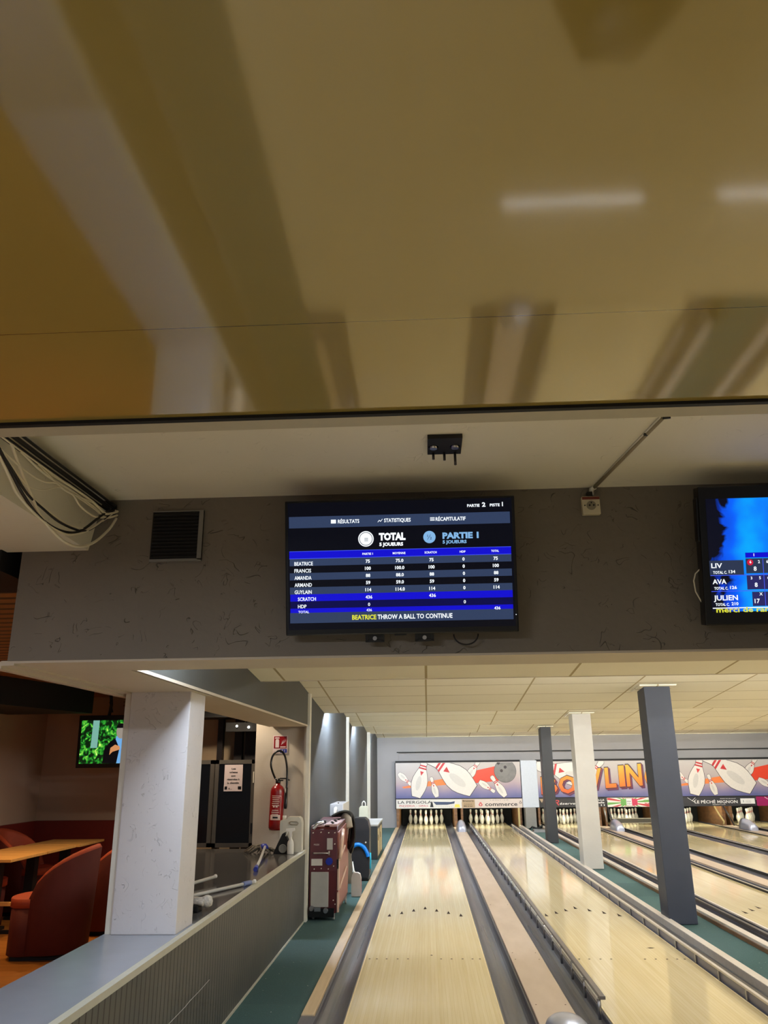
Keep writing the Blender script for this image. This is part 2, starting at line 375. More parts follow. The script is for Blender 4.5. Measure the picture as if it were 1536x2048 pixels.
# yellow panel
struct('ceiling_panel', MB().box(-7, 12, -4.5, 2.078, 2.61, 2.70), M_yellow, 'glossy mustard ceiling panel mirroring the lanes', (0, 0, 2.61))
struct('trim_6', MB().box(-7, 12, 2.082, 2.165, 2.607, 2.9), M_yedge, 'beige frame strip along the edge of the mustard panel', (0, 2.1, 2.61))
struct('shadow_strip_panel', MB().box(-7, 12, 2.066, 2.085, 2.600, 2.612), M_blackmatt, 'black strip drawn as the shadow gap along the mustard panel', (0, 2.08, 2.6))  # solid black strip holds the shade of the gap
# sawtooth tile ceiling over the lanes
for i, (ly, lz) in enumerate(LIPS[1:]+[(WALLY, 2.385)]):
    y0 = LIPS[i][0]; z0 = lz+SL*(ly-y0)
    mb = MB().prism([(0, 0), (-(ly-y0), z0-lz), (-(ly-y0), z0-lz+.02), (0, .02)], XW-.01, 12, 'x')
    o = tag(mb.build('ceiling_bay', M_tile), 'sloping bay of cream ceiling tiles, number %s from the beam' % ['one', 'two', 'three', 'four', 'five'][i], None, None, 'structure')
    o.location = (.012, ly, lz)
    if i < 4:
        struct('ceiling_lip', MB().box(XW-.01, 12, ly, ly+.03, lz-.002, lz+.45), M_soffit, 'cream upstand at the low end of a ceiling bay', (0, ly, lz))
struct('ceiling_roof', MB().box(XW-.1, 12, 3.7, WALLY+.1, 2.86, 2.92), M_soffit, 'closed top of the ceiling void', (0, 10, 2.9))
# end walls
struct('wall_far', MB().box(XW, 12, WALLY, WALLY+.1, 1.98, 2.9).box(XW, -.84, WALLY-.001, WALLY+.1, -.1, 1.98), M_far, 'pale grey wall above the masking boards', (2, 23, 2))
struct('wall_far_recess', MB().box(-.84, 12, WALLY+.08, WALLY+.16, 1.62, 1.975).box(-.84, -.80, WALLY+.0, WALLY+.1, 1.7, 1.975), M_far, 'recessed grey strip above the masking boards', (2, 23, 1.8))
struct('shadow_strip_far', MB().box(-.845, 12, WALLY-.012, WALLY, 1.965, 1.99), M_blackmatt, 'black strip drawn as a shadow line across the far wall', (2, 23, 1.97))  # shadow line made as a thin black bar
struct('wall_right', MB().box(11.9, 12, -4, 26, -.1, 2.9), M_wallgrey, 'charcoal wall at the far right of the hall', (12, 8, 0))
struct('wall_pit', MB().box(-.9, 12, 25.4, 25.5, -.2, 1.7).box(-.9, 12, 23.2, 25.5, .9, .95), M_pit, 'black back of the pinsetter pits', (3, 25, 0))

# pillars
def pillar(x0, x1, y0, y1, z0, z1, m, label):
    mb = MB().box(x0, x1, y0, y1, z0, z1, bev=.006)
    struct('pillar', mb, m, label, ((x0+x1)/2, (y0+y1)/2, z0))
pillar(-1.805, -1.432, 4.82, 5.15, .735, 2.085, M_pillar, 'white rough plaster pillar standing on the ledge')
struct('trim_9', MB().box(-1.845, -1.806, 4.84, 4.87, .735, 2.07), M_whitetrim, 'pale strip on the left edge of the white pillar', (-1.82, 4.85, .74))
pillar(2.52, 2.815, 9.32, 9.63, 0, 2.50, M_slate, 'slate grey pillar, nearest of the three in the lanes')
pillar(2.508, 2.822, 13.95, 14.30, 0, 2.47, M_pillar2, 'pale grey pillar between the two dark ones')
pillar(2.575, 2.806, 18.40, 18.75, 0, 2.44, M_slate_d, 'dark pillar, farthest of the three in the lanes')
for x0, x1, y0, y1, z in ((2.46, 2.875, 9.26, 9.69, 2.462), (2.45, 2.88, 13.89, 14.36, 2.441), (2.52, 2.86, 18.34, 18.81, 2.42)):
    ym = (y0+y1)/2
    struct('trim_collar', MB().prism([(y0, z+.02), (y1, z-SL*(y1-y0)+.02), (y1, z-SL*(y1-y0)+.005), (y0, z+.005)], x0, x1, 'x'), M_tile, 'cream collar where a pillar meets the tiles', ((x0+x1)/2, ym, z))

# ================================================================ LAMPS OF THE HALL
TUBE_E = 135
M_tube = mat('fluorescent_glow', (225, 238, 255), emit=TUBE_E*9)
M_tube_w = mat('fluorescent_glow_warm', (246, 246, 244), emit=TUBE_E)
def tube_lamp(x0, x1, y, z, label, m=M_tube_w, r=.018):
    t = thing('fluorescent_lamp', label, 'lamp', ((x0+x1)/2, y, z), group='fluorescent tubes hidden behind the ceiling steps')
    h = (x1-x0)/2
    MB().lathe([(r, -h), (r, h)], 10, axis='x').build('tube', m, t)
    MB().box(-h-.03, h+.03, -.03, .03, .03, .06).build('batten', M_white, t)
    return t
HB = ['the beam', 'the first ceiling step', 'the second ceiling step', 'the third ceiling step', 'the fourth ceiling step']
for i, (ly, lz) in enumerate(LIPS):
    if i != 1: tube_lamp(XW+.05, XW+.40, ly+.32, lz+.20, 'short fluorescent tube by the side wall behind %s' % HB[i], M_tube, (.006, .02, .02, .02, .02)[i])
    k = 0
    for x in (1.03, 3.43, 5.83, 8.23):
        if i == 0 and x < 3: continue
        tube_lamp(x, x+1.55, ly+(.66 if i == 1 else .30), lz+(.10 if i == 1 else .20), 'fluorescent tube behind %s, %s from the side wall' % (HB[i], ['first', 'second', 'third', 'fourth'][k]))
        k += 1
# pin deck lights
for cx, nm in ((.82, 'first'), (4.71, 'second'), (8.05, 'third')):
    t = thing('pin_deck_lamp', 'tube lighting the pins behind the %s masking board' % nm, 'lamp', (cx, 23.18, .66), group='pin deck lamps')
    MB().lathe([(.02, -1.25), (.02, 1.25)], 10, axis='x').build('tube', mat('pin_lamp_glow', (255, 252, 222), emit=75), t)
    MB().box(-1.3, 1.3, -.045, -.035, -.02, .06).build('reflector', M_white, t)

# ================================================================ LANES
LANES = [(-.0646, 'first'), (1.7078, 'second'), (3.83, 'third'), (5.60, 'fourth'), (7.16, 'fifth'), (8.93, 'sixth')]
HWD = .527; YF = 5.63; YP = 23.92
BP = 1.0541/39*5
M_edge = mat('lane_edge_maple', (236, 216, 168), .3)
M_mark = mat('lane_arrow_dark', (40, 26, 18), .8, spec=.1)
for li, (cx, nm) in enumerate(LANES):
    mb = MB().box(-HWD, HWD, YF, YP+1.05, -.06, 0)
    for s in (-1, 1): mb.box(s*HWD-.005, s*HWD+.005, YF, YP+1.05, -.055, .001, 1)
    for k in range(-3, 4):                                    # arrows
        y = 10.36-abs(k)*.157
        x = k*BP
        mb.face([(x-.02, y-.09, .0015), (x+.02, y-.09, .0015), (x, y+.09, .0015)], 2)
    for k in (-9, -7.8, -6.2, -4.4, -2.7, 2.7, 4.4, 6.2, 7.8, 9):   # dots
        x = k*.054
        mb.face([(x-.008, 7.755, .0015), (x+.008, 7.755, .0015), (x+.008, 7.78, .0015), (x-.008, 7.78, .0015)], 2)
    if li < 2:
        x = (.06, .31)[li]; y = (7.9, 8.2)[li]
        mb.face([(x-.03*li-.012, y, .0013), (x+.012, y-.01, .0013), (x+.03*li+.012, y+.012, .0013), (x, y+.025, .0013)], 2)
    o = mb.build('bowling_lane', [M_lane, M_edge, M_mark])
    o.location = (cx, 0, 0)
    tag(o, '%s pale wooden bowling lane from the left, with arrow marks' % nm, 'bowling lane', 'bowling lanes')

def gutter(x0, x1, label):
    w = x1-x0; pts = []
    for k in range(13):
        a = PI*k/12; pts.append((-w/2*.86*math.cos(a), -.012-.072*math.sin(a)**.8))
    out = [(-w/2, -.006), (-w/2*.9, -.006)]+pts+[(w/2*.9, -.006), (w/2, -.006), (w/2, -.12), (-w/2, -.12)]
    o = MB().prism(out, YF-.02, 24.9, 'y', smooth=False).build('gutter', M_gutter)
    o.location = ((x0+x1)/2, 0, 0)
    tag(o, label, 'gutter', 'bowling lane gutters')
ORD = ['first', 'second', 'third', 'fourth', 'fifth', 'sixth']
GUT = [(-.815, -.597, 0, 'left'), (.469, .688, 0, 'right'), (.968, 1.175, 1, 'left'), (2.242, 2.455, 1, 'right'), (3.11, 3.296, 2, 'left'), (4.364, 4.585, 2, 'right'),
       (4.86, 5.066, 3, 'left'), (6.134, 6.37, 3, 'right'), (6.385, 6.626, 4, 'left'), (7.694, 7.91, 4, 'right'), (8.20, 8.396, 5, 'left'), (9.464, 9.68, 5, 'right')]
for x0, x1, l, sd in GUT:
    gutter(x0, x1, 'grey gutter on the %s side of the %s lane' % (sd, ORD[l]))
# trims
o = MB().box(-.905, -.815, 6.10, 23.0, -.1, .012, bev=.006).build('trim_board', M_trimwood, None, (-.86, 6.1, 0)); tag(o, 'pale wooden trim board left of the first gutter', 'trim board')
o = MB().box(-.905, -.80, 5.55, 6.098, -.1, .004, bev=.004).build('trim_board_end', M_gutter, None, (-.86, 5.8, 0)); tag(o, 'grey plastic end piece in front of the pale trim board', 'trim board')
def outer_cap(x0, x1, lab):
    mb = MB().box(x0, x1, 6.0, 23.0, -.1, .055, bev=.005)
    o = mb.build('edge_board', M_raillight, None, ((x0+x1)/2, 6, 0)); tag(o, lab, 'edge board')
    tag(MB().box(x0-.012 if x0 > 2.8 else x1, x0 if x0 > 2.8 else x1+.012, 6.0, 23.0, -.1, .03).build('side_board', M_brown, o, (0, 0, 0)), None)
    for c in o.children: c.location = (-(x0+x1)/2, -6, 0)
outer_cap(2.462, 2.540, 'pale edge board on the left of the carpet strip with pillars')
outer_cap(3.0, 3.08, 'pale edge board on the right of the carpet strip with pillars')
# capping boards over the ball return
CAPS = [(.69, .966, 'first and second'), (4.60, 4.85, 'third and fourth'), (7.92, 8.19, 'fifth and sixth')]
for x0, x1, nm in CAPS:
    mb = MB().box(x0, x1, 5.55, 23.0, -.10, .012, bev=.006)
    for yy in (6.35, 7.7, 7.95, 10.5, 13, 16, 19):
        for xx in (x0+.035, x1-.035): mb.lathe([(.006, .0125), (.006, .014)], 8, (xx, yy, 0), 1)
    o = mb.build('capping_board', [M_cap, M_brown], None, ((x0+x1)/2, 5.6, 0)); tag(o, 'beige capping board over the ball track between the %s lanes' % nm, 'capping board', 'capping boards')
def hood(cx, y, lab, L=.7, w=.125, h=.25):
    # rounded metal hood: arch section swelling toward the back
    t = MB(); n = 12; rings = []
    for j, f in enumerate((0, .06, .2, .5, .8, 1)):
        ww = w*(.82+.18*math.sin(PI*min(1, f*1.3)/2)); hh = h*(.25+.75*math.sin(PI/2*min(1, .25+f)))
        if j == 0: ww *= .8; hh *= .5
        rings.append([t.bm.verts.new((ww*math.cos(PI*k/n), f*L, .012+hh*math.sin(PI*k/n)**.75)) for k in range(n+1)])
    for A, B in zip(rings, rings[1:]):
        for k in range(n):
            f = t.bm.faces.new((A[k], A[k+1], B[k+1], B[k])); f.smooth = True
    t.bm.faces.new(rings[0][::-1]); t.bm.faces.new(rings[-1])
    o = t.build('ball_return_hood', M_chrome); o.location = (cx, y, 0)
    return tag(o, lab, 'ball return hood', 'silver ball return hoods')
hood(.85, 21.3, 'silver rounded hood on the first capping board near the pins')
hood(4.79, 21.2, 'silver rounded hood beside the raised sweep bar')
hood(8.02, 21.1, 'silver rounded hood, rightmost at the pin end')
mb = MB()
mb.lathe([(.14, 0.0), (.139, .03), (.125, .06), (.095, .085), (.05, .10), (.01, .104)], 28, (0, 0, .012))
mb.xf(Matrix.Diagonal((1, 1.5, 1, 1)))
o = mb.build('ball_return_hood', M_chrome); o.location = (.84, 5.72, 0); tag(o, 'polished silver dome at the near end of the first capping board', 'ball return hood', 'silver ball return hoods')

# bumper rails
def bumper(x, side, y0, y1, label, n):
    """side: +1 when the lane lies to the right"""
    t = thing('bumper_rail', label, 'bumper rail', (x, y0, 0), group='folding bumper rails along the lanes')
    L = y1-y0; s = side
    MB().box(-.014, .026, 0, L, .10, .122, bev=.004).build('top_rail', M_railtop, t)
    ss = MB()
    for k in range(n-1):
        ya = .02+k*(L-.1)/(n-1); yb = .02+(k+1)*(L-.1)/(n-1); ss.box(-.024, -.014, ya+.05, yb-.04, .070, .102)
    ss.build('side_strip', M_whitetrim, t)
    MB().box(.0, .006, .08, L-.1, .03, .098).build('back_panel', M_darkmetal, t)
    # posts
    base_ = None
    for k in range(n):
        yy = .02+k*(L-.1)/(n-1)
        if base_ is None:
            base_ = MB().lathe([(.011, -.02), (.011, .103)], 8).build('post', M_steel, t); base_.location = (-.02, yy, 0); c = base_
        else:
            c = base_.copy(); COL.objects.link(c); c.location = (-.02, yy, 0)
            c.parent = t
    return t
bumper(1.145, 1, 6.12, 22.9, 'folding bumper rail with steel posts on the left of the second lane', 33)
def bumper_r(x, s, label, y0=5.9, n=22):
    """rail with posts facing the lane; s=+1: lane on the left side of the rail"""
    t = thing('bumper_rail', label, 'bumper rail', (x, y0, 0), group='folding bumper rails along the lanes')
    L = 22.9-y0
    MB().box(min(0, s*.028), max(0, s*.028), 0, L, .064, .082, bev=.004).build('top_rail', M_raillight, t)
    MB().box(min(s*.045, s*.085), max(s*.045, s*.085), 0, L, .03, .062, bev=.004).build('rear_rail', M_darkrail, t)
    base_ = None
    for k in range(n):
        yy = .05+k*(L-.2)/(n-1)
        if base_ is None:
            base_ = MB().box(-.006, .006, -.012, .012, 0, .065).build('post', M_steel, t); base_.location = (s*-.002, yy, 0)
        else:
            c = base_.copy(); COL.objects.link(c); c.location = (s*-.002, yy, 0); c.parent = t
    MB().box(min(s*.006, s*.012), max(s*.006, s*.012), 0, L, -.02, .066).build('face_panel', mat('rail_face_blue_grey', (112, 112, 128), .35), t)
    return t
bumper_r(2.250, 1, 'pale bumper rail on the right of the second lane', n=31)
bumper_r(3.280, -1, 'pale bumper rail on the left of the third lane beside the pillars', n=31)
for x, s, lab in ((4.37, 1, 'dark line of bumper rail right of the third lane'), (5.06, -1, 'dark line of bumper rail left of the fourth lane'),
                  (6.378, 1, 'rail between the fourth and fifth lanes'), (7.70, 1, 'dark line of bumper rail right of the fifth lane'), (8.39, -1, 'dark line of bumper rail left of the sixth lane')):
    mb = MB().box(-.008, .008, 0, 17, -.02, .03, 0).box(-.004, .012, 0, 17, .03, .036, 1)
    o = mb.build('bumper_rail', [M_blackmatt, M_raillight]); o.location = (x, 6, 0); tag(o, lab, 'bumper rail', 'folding bumper rails along the lanes')

# ================================================================ PINS
M_pin = mat('pin_white', (232, 228, 216), .25, coat=.4)
M_pinred = mat('pin_red', (176, 28, 30), .3)
def pin_mesh():
    pr = [(.0258, 0), (.036, .02), (.0458, .06), (.0573, .10), (.0605, .115), (.058, .15), (.0484, .185), (.038, .21), (.0277, .235), (.0240, .245),
          (.0235, .256), (.0232, .266), (.0232, .272), (.0235, .282), (.0255, .30), (.0295, .325), (.0323, .345), (.031, .36), (.024, .373), (.012, .3805)]
    ms = [0]*(len(pr)-1)
    ms[9] = 1; ms[12] = 1
    mb = MB().lathe(pr, 20, mats=ms)
    mb.bm.faces.ensure_lookup_table()
    o = mb.build('bowling_pin', [M_pin, M_pinred]); return o
PN = [(0, 0, 'head pin'), (-1, 1, 'second row left pin'), (1, 1, 'second row right pin'), (-2, 2, 'third row left pin'), (0, 2, 'third row middle pin'), (2, 2, 'third row right pin'),
      (-3, 3, 'back row far left pin'), (-1, 3, 'back row inner left pin'), (1, 3, 'back row inner right pin'), (3, 3, 'back row far right pin')]
pin0 = pin_mesh(); first = True
for li, (cx, nm) in enumerate(LANES):
    for ix, iy, pn in PN:
        o = pin0 if first else pin0.copy()
        if not first: COL.objects.link(o)
        first = False
        o.location = (cx+ix*.1524, YP+iy*.264, .001)
        tag(o, 'white bowling pin, %s on the %s lane' % (pn, nm), 'bowling pin', 'bowling pins on the %s lane' % nm)

# kickbacks (side boards of each pit)
M_kick = mat('kick_panel_cream', (196, 176, 120), .4)
for i, (x0, x1, lab) in enumerate(((-.87, -.80, 'brown side board left of the first pit'), (.72, .80, 'brown side board right of the first pit'), (.90, .96, 'brown side board left of the second pit'),
                             (2.50, 2.56, 'brown side board right of the second pit'), (3.0, 3.06, 'brown side board left of the third pit'), (4.60, 4.70, 'brown side board right of the third pit'),
                             (4.80, 4.86, 'brown side board left of the fourth pit'), (6.34, 6.42, 'brown board between the fourth and fifth pits'), (7.93, 8.01, 'brown side board right of the fifth pit'),
                             (8.12, 8.20, 'brown side board left of the sixth pit'), (9.70, 9.78, 'brown side board right of the sixth pit'))):
    o = MB().box(x0, x1, 22.98, 25.3, -.1, .62).build('kickback_board', M_brown, None, ((x0+x1)/2, 23.5, 0)); tag(o, lab, 'side board', 'brown side boards of the pin pits')
for x0, x1, lab in ((-.80, .72, 'black curtain behind the first rack of pins'), (.96, 2.50, 'black curtain behind the second rack of pins'), (3.06, 4.60, 'black curtain behind the third rack of pins'), (4.86, 6.34, 'black curtain behind the fourth rack of pins'), (6.42, 7.93, 'black curtain behind the fifth rack of pins'), (8.2, 9.7, 'black curtain behind the sixth rack of pins')):
    o = MB().box(x0+.02, x1-.02, 24.98, 25.02, -.08, .85).build('pit_curtain', M_pit, None, ((x0+x1)/2, 25, 0)); tag(o, lab, 'curtain', 'pit curtains')
# pale vertical guard + sweep bar
o = MB().box(2.455, 2.50, 22.9, 23.0, 0.0, .49).build('guard_strip', M_kick, None, (2.48, 22.95, 0)); tag(o, 'pale vertical guard at the right of the second pit', 'guard')
t = thing('sweep_bar', 'dark sweep bar lowered in front of the fourth rack of pins', 'sweep bar', (5.55, 22.8, 0))
MB().box(-.62, .72, -.03, .03, .09, .22, bev=.005).build('bar', mat('sweep_bar_metal', (62, 58, 44), .35), t)
MB().box(-.62, .72, -.034, -.03, .205, .215).box(-.62, .72, -.034, -.03, .09, .10).build('edge_line', M_cream, t)
MB().tube([(-.68, .05, .48), (-.60, 0, .12), (-.5, -.05, .03)], .028, 8).build('arm', M_darkmetal, t)
MB().tube([(-.78, .1, .48), (-.74, .05, .12)], .02, 8).build('arm', M_steel, t)
t = thing('sweep_lever', 'slanting pale sweep arm between the fifth and sixth pits', 'sweep arm', (7.75, 22.75, 0))
MB().tube([(-.05, .1, .50), (.03, .05, .3), (.12, 0, .12), (.10, 0, .05)], .022, 8).build('arm', M_kick, t)
MB().tube([(.18, .1, .50), (.38, 0, .02)], .022, 8).build('rod', M_darkmetal, t)
# grey cabinet between masking boards + things on the floor there
o = MB().box(2.60, 3.04, 22.95, 23.05, .50, 1.725, bev=.003).build('masking_filler', mat('pale_blue_grey_panel', (200, 208, 218), .4), None, (2.8, 22.95, .5)); tag(o, 'plain pale blue-grey panel between two masking boards', 'panel')
o = MB().box(2.62, 2.90, 22.6, 23.05, .0, .50, bev=.004).build('equipment_cabinet', mat('cabinet_grey', (126, 124, 118), .5), None, (2.75, 22.8, 0)); tag(o, 'grey cabinet under the pale blue-grey panel', 'cabinet')
o = MB().tube([(2.62, 21.9, .02), (2.66, 21.7, .10), (2.78, 21.6, .06), (2.92, 21.75, .12), (2.95, 22.0, .05), (2.80, 22.05, .04), (2.70, 21.9, .05)], .018, 8).build('cable_coil', M_blackmatt, None, (2.8, 21.8, 0)); tag(o, 'black cable coil on the carpet in front of the grey cabinet', 'cable')
o = MB().box(2.62, 2.95, 21.2, 21.5, .0, .03).box(2.64, 2.92, 21.22, 21.48, .03, .06).build('metal_tray', M_steel, None, (2.8, 21.3, 0)); tag(o, 'flat metal part lying on the carpet behind the dark pillar', 'metal part')

# ================================================================ MASKING BOARDS
def art_bg():
    m, nt, b, co, sp = base('masking_art_background')
    z = sp.outputs['Z']
    n = node(nt, 'TexNoise', {'Vector': co, 'Scale': 1.2, 'Detail': 3}).outputs['Fac']
    zz = math_n(nt, 'ADD', z, math_n(nt, 'MULTIPLY', math_n(nt, 'SUBTRACT', n, .5), .35))
    r = nt.nodes.new('ShaderNodeValToRGB'); nt.links.new(math_n(nt, 'DIVIDE', zz, .93), r.inputs[0])
    cr = r.color_ramp; cr.elements[0].position = 0; cr.elements[0].color = lin((92, 96, 146)); cr.elements[1].position = 1; cr.elements[1].color = lin((196, 190, 184))
    for p, c in ((.2, (136, 128, 160)), (.38, (176, 156, 162)), (.58, (188, 176, 172))):
        e = cr.elements.new(p); e.color = lin(c)
    nt.links.new(r.outputs[0], b.inputs['Base Color']); b.inputs['Roughness'].default_value = .3; return m
def grad_mat(name, c0, c1, z0, z1):
    m, nt, b, co, sp = base(name)
    f = node(nt, 'MapRange', {'Value': sp.outputs['Z'], 'From Min': z0, 'From Max': z1}).outputs[0]
    nt.links.new(mixc(nt, f, lin(c0), lin(c1)), b.inputs['Base Color']); b.inputs['Roughness'].default_value = .3; return m
def ballart():
    m, nt, b, co, sp = base('art_ball_grey')
    n = node(nt, 'TexNoise', {'Vector': co, 'Scale': 9, 'Detail': 4}).outputs['Fac']
    nt.links.new(mixc(nt, n, lin((92, 90, 88)), lin((136, 134, 130))), b.inputs['Base Color']); b.inputs['Roughness'].default_value = .3; return m
M_art = art_bg(); M_aw = mat('art_pin_white', (228, 222, 212), .3); M_ao = mat('art_outline', (34, 24, 24), .3); M_ar = mat('art_red', (190, 40, 42), .3)
M_ash = mat('art_pin_shade', (210, 205, 196), .3); M_str = mat('art_streak_red', (222, 70, 44), .3); M_sto = mat('art_streak_orange', (236, 130, 66), .3)
M_ball = ballart(); M_bl = mat('art_ball_highlight', (122, 120, 116), .3); M_letter = grad_mat('art_letter_orange', (232, 74, 30), (255, 178, 40), .05, .8); M_letsh = mat('art_letter_shadow', (120, 32, 48), .3); M_letsh2 = mat('art_letter_depth', (70, 40, 80), .3)
ARTM = [M_art, M_aw, M_ao, M_ar, M_ash, M_str, M_sto, M_ball, M_bl, M_letter, M_letsh, M_letsh2]
PIN2D = [(.165, 0), (.225, .09), (.285, .20), (.315, .30), (.30, .42), (.235, .54), (.165, .64), (.125, .70), (.12, .76), (.145, .84), (.165, .90), (.15, .96), (.09, 1.0)]
def clip_poly(pts, x0, x1, z0, z1):
    def cl(P, ins, inter):
        o = []
        for i in range(len(P)):
            a, b_ = P[i-1], P[i]
            if ins(b_):
                if not ins(a): o.append(inter(a, b_))
                o.append(b_)
            elif ins(a): o.append(inter(a, b_))
        return o
    def ix(v, k):
        def f(a, b_):
            t = (v-a[k])/(b_[k]-a[k]); return (a[0]+t*(b_[0]-a[0]), a[1]+t*(b_[1]-a[1]))
        return f
    for k, v, sgn in ((0, x0, 1), (0, x1, -1), (1, z0, 1), (1, z1, -1)):
        if len(pts) < 3: return []
        pts = cl(pts, (lambda p, k=k, v=v, sgn=sgn: (p[k]-v)*sgn >= -1e-9), ix(v, k))
    return pts
def art_poly(mb, pts, d, mi, W=3.46, H=.93):
    pts = clip_poly(pts, .01, W-.01, .005, H-.005)
    if len(pts) >= 3: mb.face([(p[0], -d, p[1]) for p in pts], mi)
def art_pin(mb, bx, bz, tx, tz, wide, d, ol=.012, tri=True):
    """pin silhouette from base (bx,bz) to head (tx,tz)"""
    ax = Vector((tx-bx, tz-bz)); L = ax.length; ax.normalize(); nx = Vector((-ax.y, ax.x))
    def P(u, v): return (bx+ax.x*v*L+nx.x*u*L, bz+ax.y*v*L+nx.y*u*L)
    def sil(g, s0=0., s1=1.):
        pr = [(u*wide+g/L, v) for u, v in PIN2D if s0 <= v <= s1]
        return [P(u, v) for u, v in pr]+[P(-u, v) for u, v in pr[::-1]]
    out = [P(PIN2D[0][0]*wide+ol/L, -ol/L)]+[P(u*wide+ol/L, v) for u, v in PIN2D]+[P(PIN2D[-1][0]*wide*.8, 1+ol/L), P(-PIN2D[-1][0]*wide*.8, 1+ol/L)]+[P(-u*wide-ol/L, v) for u, v in PIN2D[::-1]]+[P(-PIN2D[0][0]*wide-ol/L, -ol/L)]
    art_poly(mb, out, d, 2); art_poly(mb, sil(0), d+.001, 1)
    art_poly(mb, [P(.10*wide*math.cos(a)+.02, .32+.17*math.sin(a)) for a in [2*PI*k/16 for k in range(16)]], d+.002, 4)
    for a, b_ in ((.655, .69), (.715, .75)):
        w0 = .155*wide if a < .7 else .125*wide
        art_poly(mb, [P(w0, a), P(w0*.93, b_), P(-w0*.93, b_), P(-w0, a)], d+.002, 3)
    if tri:
        art_poly(mb, [P(.075*wide, .60), P(-.075*wide, .60), P(0, .50)], d+.002, 3)
def masking(x0, label, kind, W=3.46):
    z0 = .755; H = .94
    t = thing('masking_board', label, 'masking board', (x0, 22.98, z0), group='painted masking boards above the pins')
    mb = MB().box(0, W, 0, .05, 0, H)
    A = lambda X, Y: ((X-62)/1378*W, (524-Y)/372*H)          # drawing grid of the painted design
    if kind == 'pins':
        art_poly(mb, [A(130, 405), A(420, 350), A(640, 315), A(660, 385), A(420, 400), A(150, 420)], .0015, 6)
        art_poly(mb, [A(830, 265), A(1180, 195), A(1200, 350), A(900, 375)], .0015, 5)
        art_pin(mb, *A(95, 262), *A(235, 385), .56, .003, .006)
        art_pin(mb, *A(515, 512), *A(455, 305), .52, .003, .008)
        art_pin(mb, *A(860, 320), *A(990, 140), .62, .003, .01)
        art_pin(mb, *A(985, 355), *A(1150, 465), .54, .0045, .007)
        art_pin(mb, *A(1265, 510), *A(1120, 300), .52, .006, .009)
        art_pin(mb, *A(285, 510), *A(405, 70), .60, .0045, .012)
        art_pin(mb, *A(915, 450), *A(410, 70), .66, .008, .014)
        c = A(1275, 248); r = .30
        circ = lambda rr, cc, n=28: [(cc[0]+rr*math.cos(2*PI*k/n), cc[1]+rr*math.sin(2*PI*k/n)) for k in range(n)]
        art_poly(mb, circ(r+.008, c), .0045, 2); art_poly(mb, circ(r, c), .0055, 7)
        art_poly(mb, circ(.13, (c[0]-.03, c[1]-.02)), .0062, 8)
        for q in (A(1205, 165), A(1278, 208), A(1235, 245)): art_poly(mb, circ(.042, q, 14), .007, 2)
    else:
        art_pin(mb, 1.55, .46, .02, .86, .62, .003, .012)
        art_pin(mb, 1.25, .30, 1.85, .95, .5, .003, .012)
        y = -.012
        def P3(d):
            return lambda u, v: (u, -d, v+u*.062)
        x = .10
        for s, u, w, bs, h in (('B', .10, .46, .02, .46), ('O', .58, .50, .0, .46), ('W', 1.13, .66, .08, .52), ('L', 1.86, .30, .06, .54), ('I', 2.24, .16, .07, .56), ('N', 2.44, .44, .06, .58), ('G', 2.93, .44, .0, .56)):
            text(mb, s, P3(.010), u+.05, bs-.05+.06, h, bold=.05, mi=11, w=w*1.02)
            text(mb, s, P3(.012), u+.025, bs+.06-.02, h, bold=.05, mi=10, w=w*1.02)
            text(mb, s, P3(.014), u, bs+.06, h, bold=.05, mi=2, w=w*1.02)
            text(mb, s, P3(.016), u+.008, bs+.068, h*.965, bold=.03, mi=9, w=w*.97)
    mb.build('painted_panel', ARTM, t, normals=False)
    MB().box(-.005, W+.005, -.02, .06, H, H+.05).build('top_rail', M_blackmatt, t)
    MB().box(-.02, 0, -.01, .05, -.28, H).box(0, W, -.004, .05, -.022, 0).build('frame', M_blackmatt, t)
    return t
BX = [-.88, 2.96+.06, 6.70]
boards = [masking(BX[0], 'masking board with flying pins and a grey ball above the first two lanes', 'pins'),
          masking(BX[1], 'masking board with big orange BOWLING letters above lanes three and four', 'word', 3.40),
          masking(BX[2], 'masking board with flying pins, right of the slate grey pillar', 'pins')]
# sponsor signs
def sign(x0, x1, label, bg, fn, z0=.495, H=.235, name='sponsor_sign', extra=()):
    t = thing(name, label, 'sign', (x0, 22.955, z0), group='advertising signs under the masking boards')
    W = x1-x0
    MB().box(0, W, 0, .012, 0, H).build('panel', mat('sign_bg_%d_%d_%d' % bg, bg, .35), t)
    mb = MB(); fn(mb, W, H, lambda u, v, d=.002: (u, -d, v))
    mb.build('lettering', [mat('ink_black', (24, 22, 24), .4), mat('ink_red', (196, 60, 66), .4), mat('ink_white', (236, 236, 232), .4), mat('ink_blue', (52, 66, 96), .4),
                           mat('ink_yellow', (240, 220, 90), .4), mat('ink_green', (110, 170, 84), .4), mat('ink_tan', (176, 150, 116), .4), mat('ink_pink', (206, 60, 90), .4)], t, normals=False)
    return t
def s1(mb, W, H, to):
    text(mb, 'LA PERGOLA', to, .05, .125, .075, w=.93, bold=.01)
    text(mb, 'PIZZERIA - GRILL', to, .09, .048, .042, w=.80, mi=1, bold=.01)
    text(mb, '- - - - - - - -', to, .1, .015, .02, w=.75)
    mb.face([to(.93, .03), to(1.03, .03), to(1.0, .16), to(.975, .19)], 0)
    mb.face([to(1.02, .17), to(1.5, .16), to(1.62, .18), to(1.6, .12), to(1.4, .09), to(1.1, .09)], 3)
    text(mb, '- - - - - - - - -', to, 1.05, .03, .03, w=.48, mi=3, bold=.01)
    mb.face([to(1.6, .02), to(1.76, .02), to(1.74, .10), to(1.62, .10)], 4)
sign(-.875, .925, 'white sign reading LA PERGOLA PIZZERIA GRILL above the first lane', (226, 222, 214), s1)
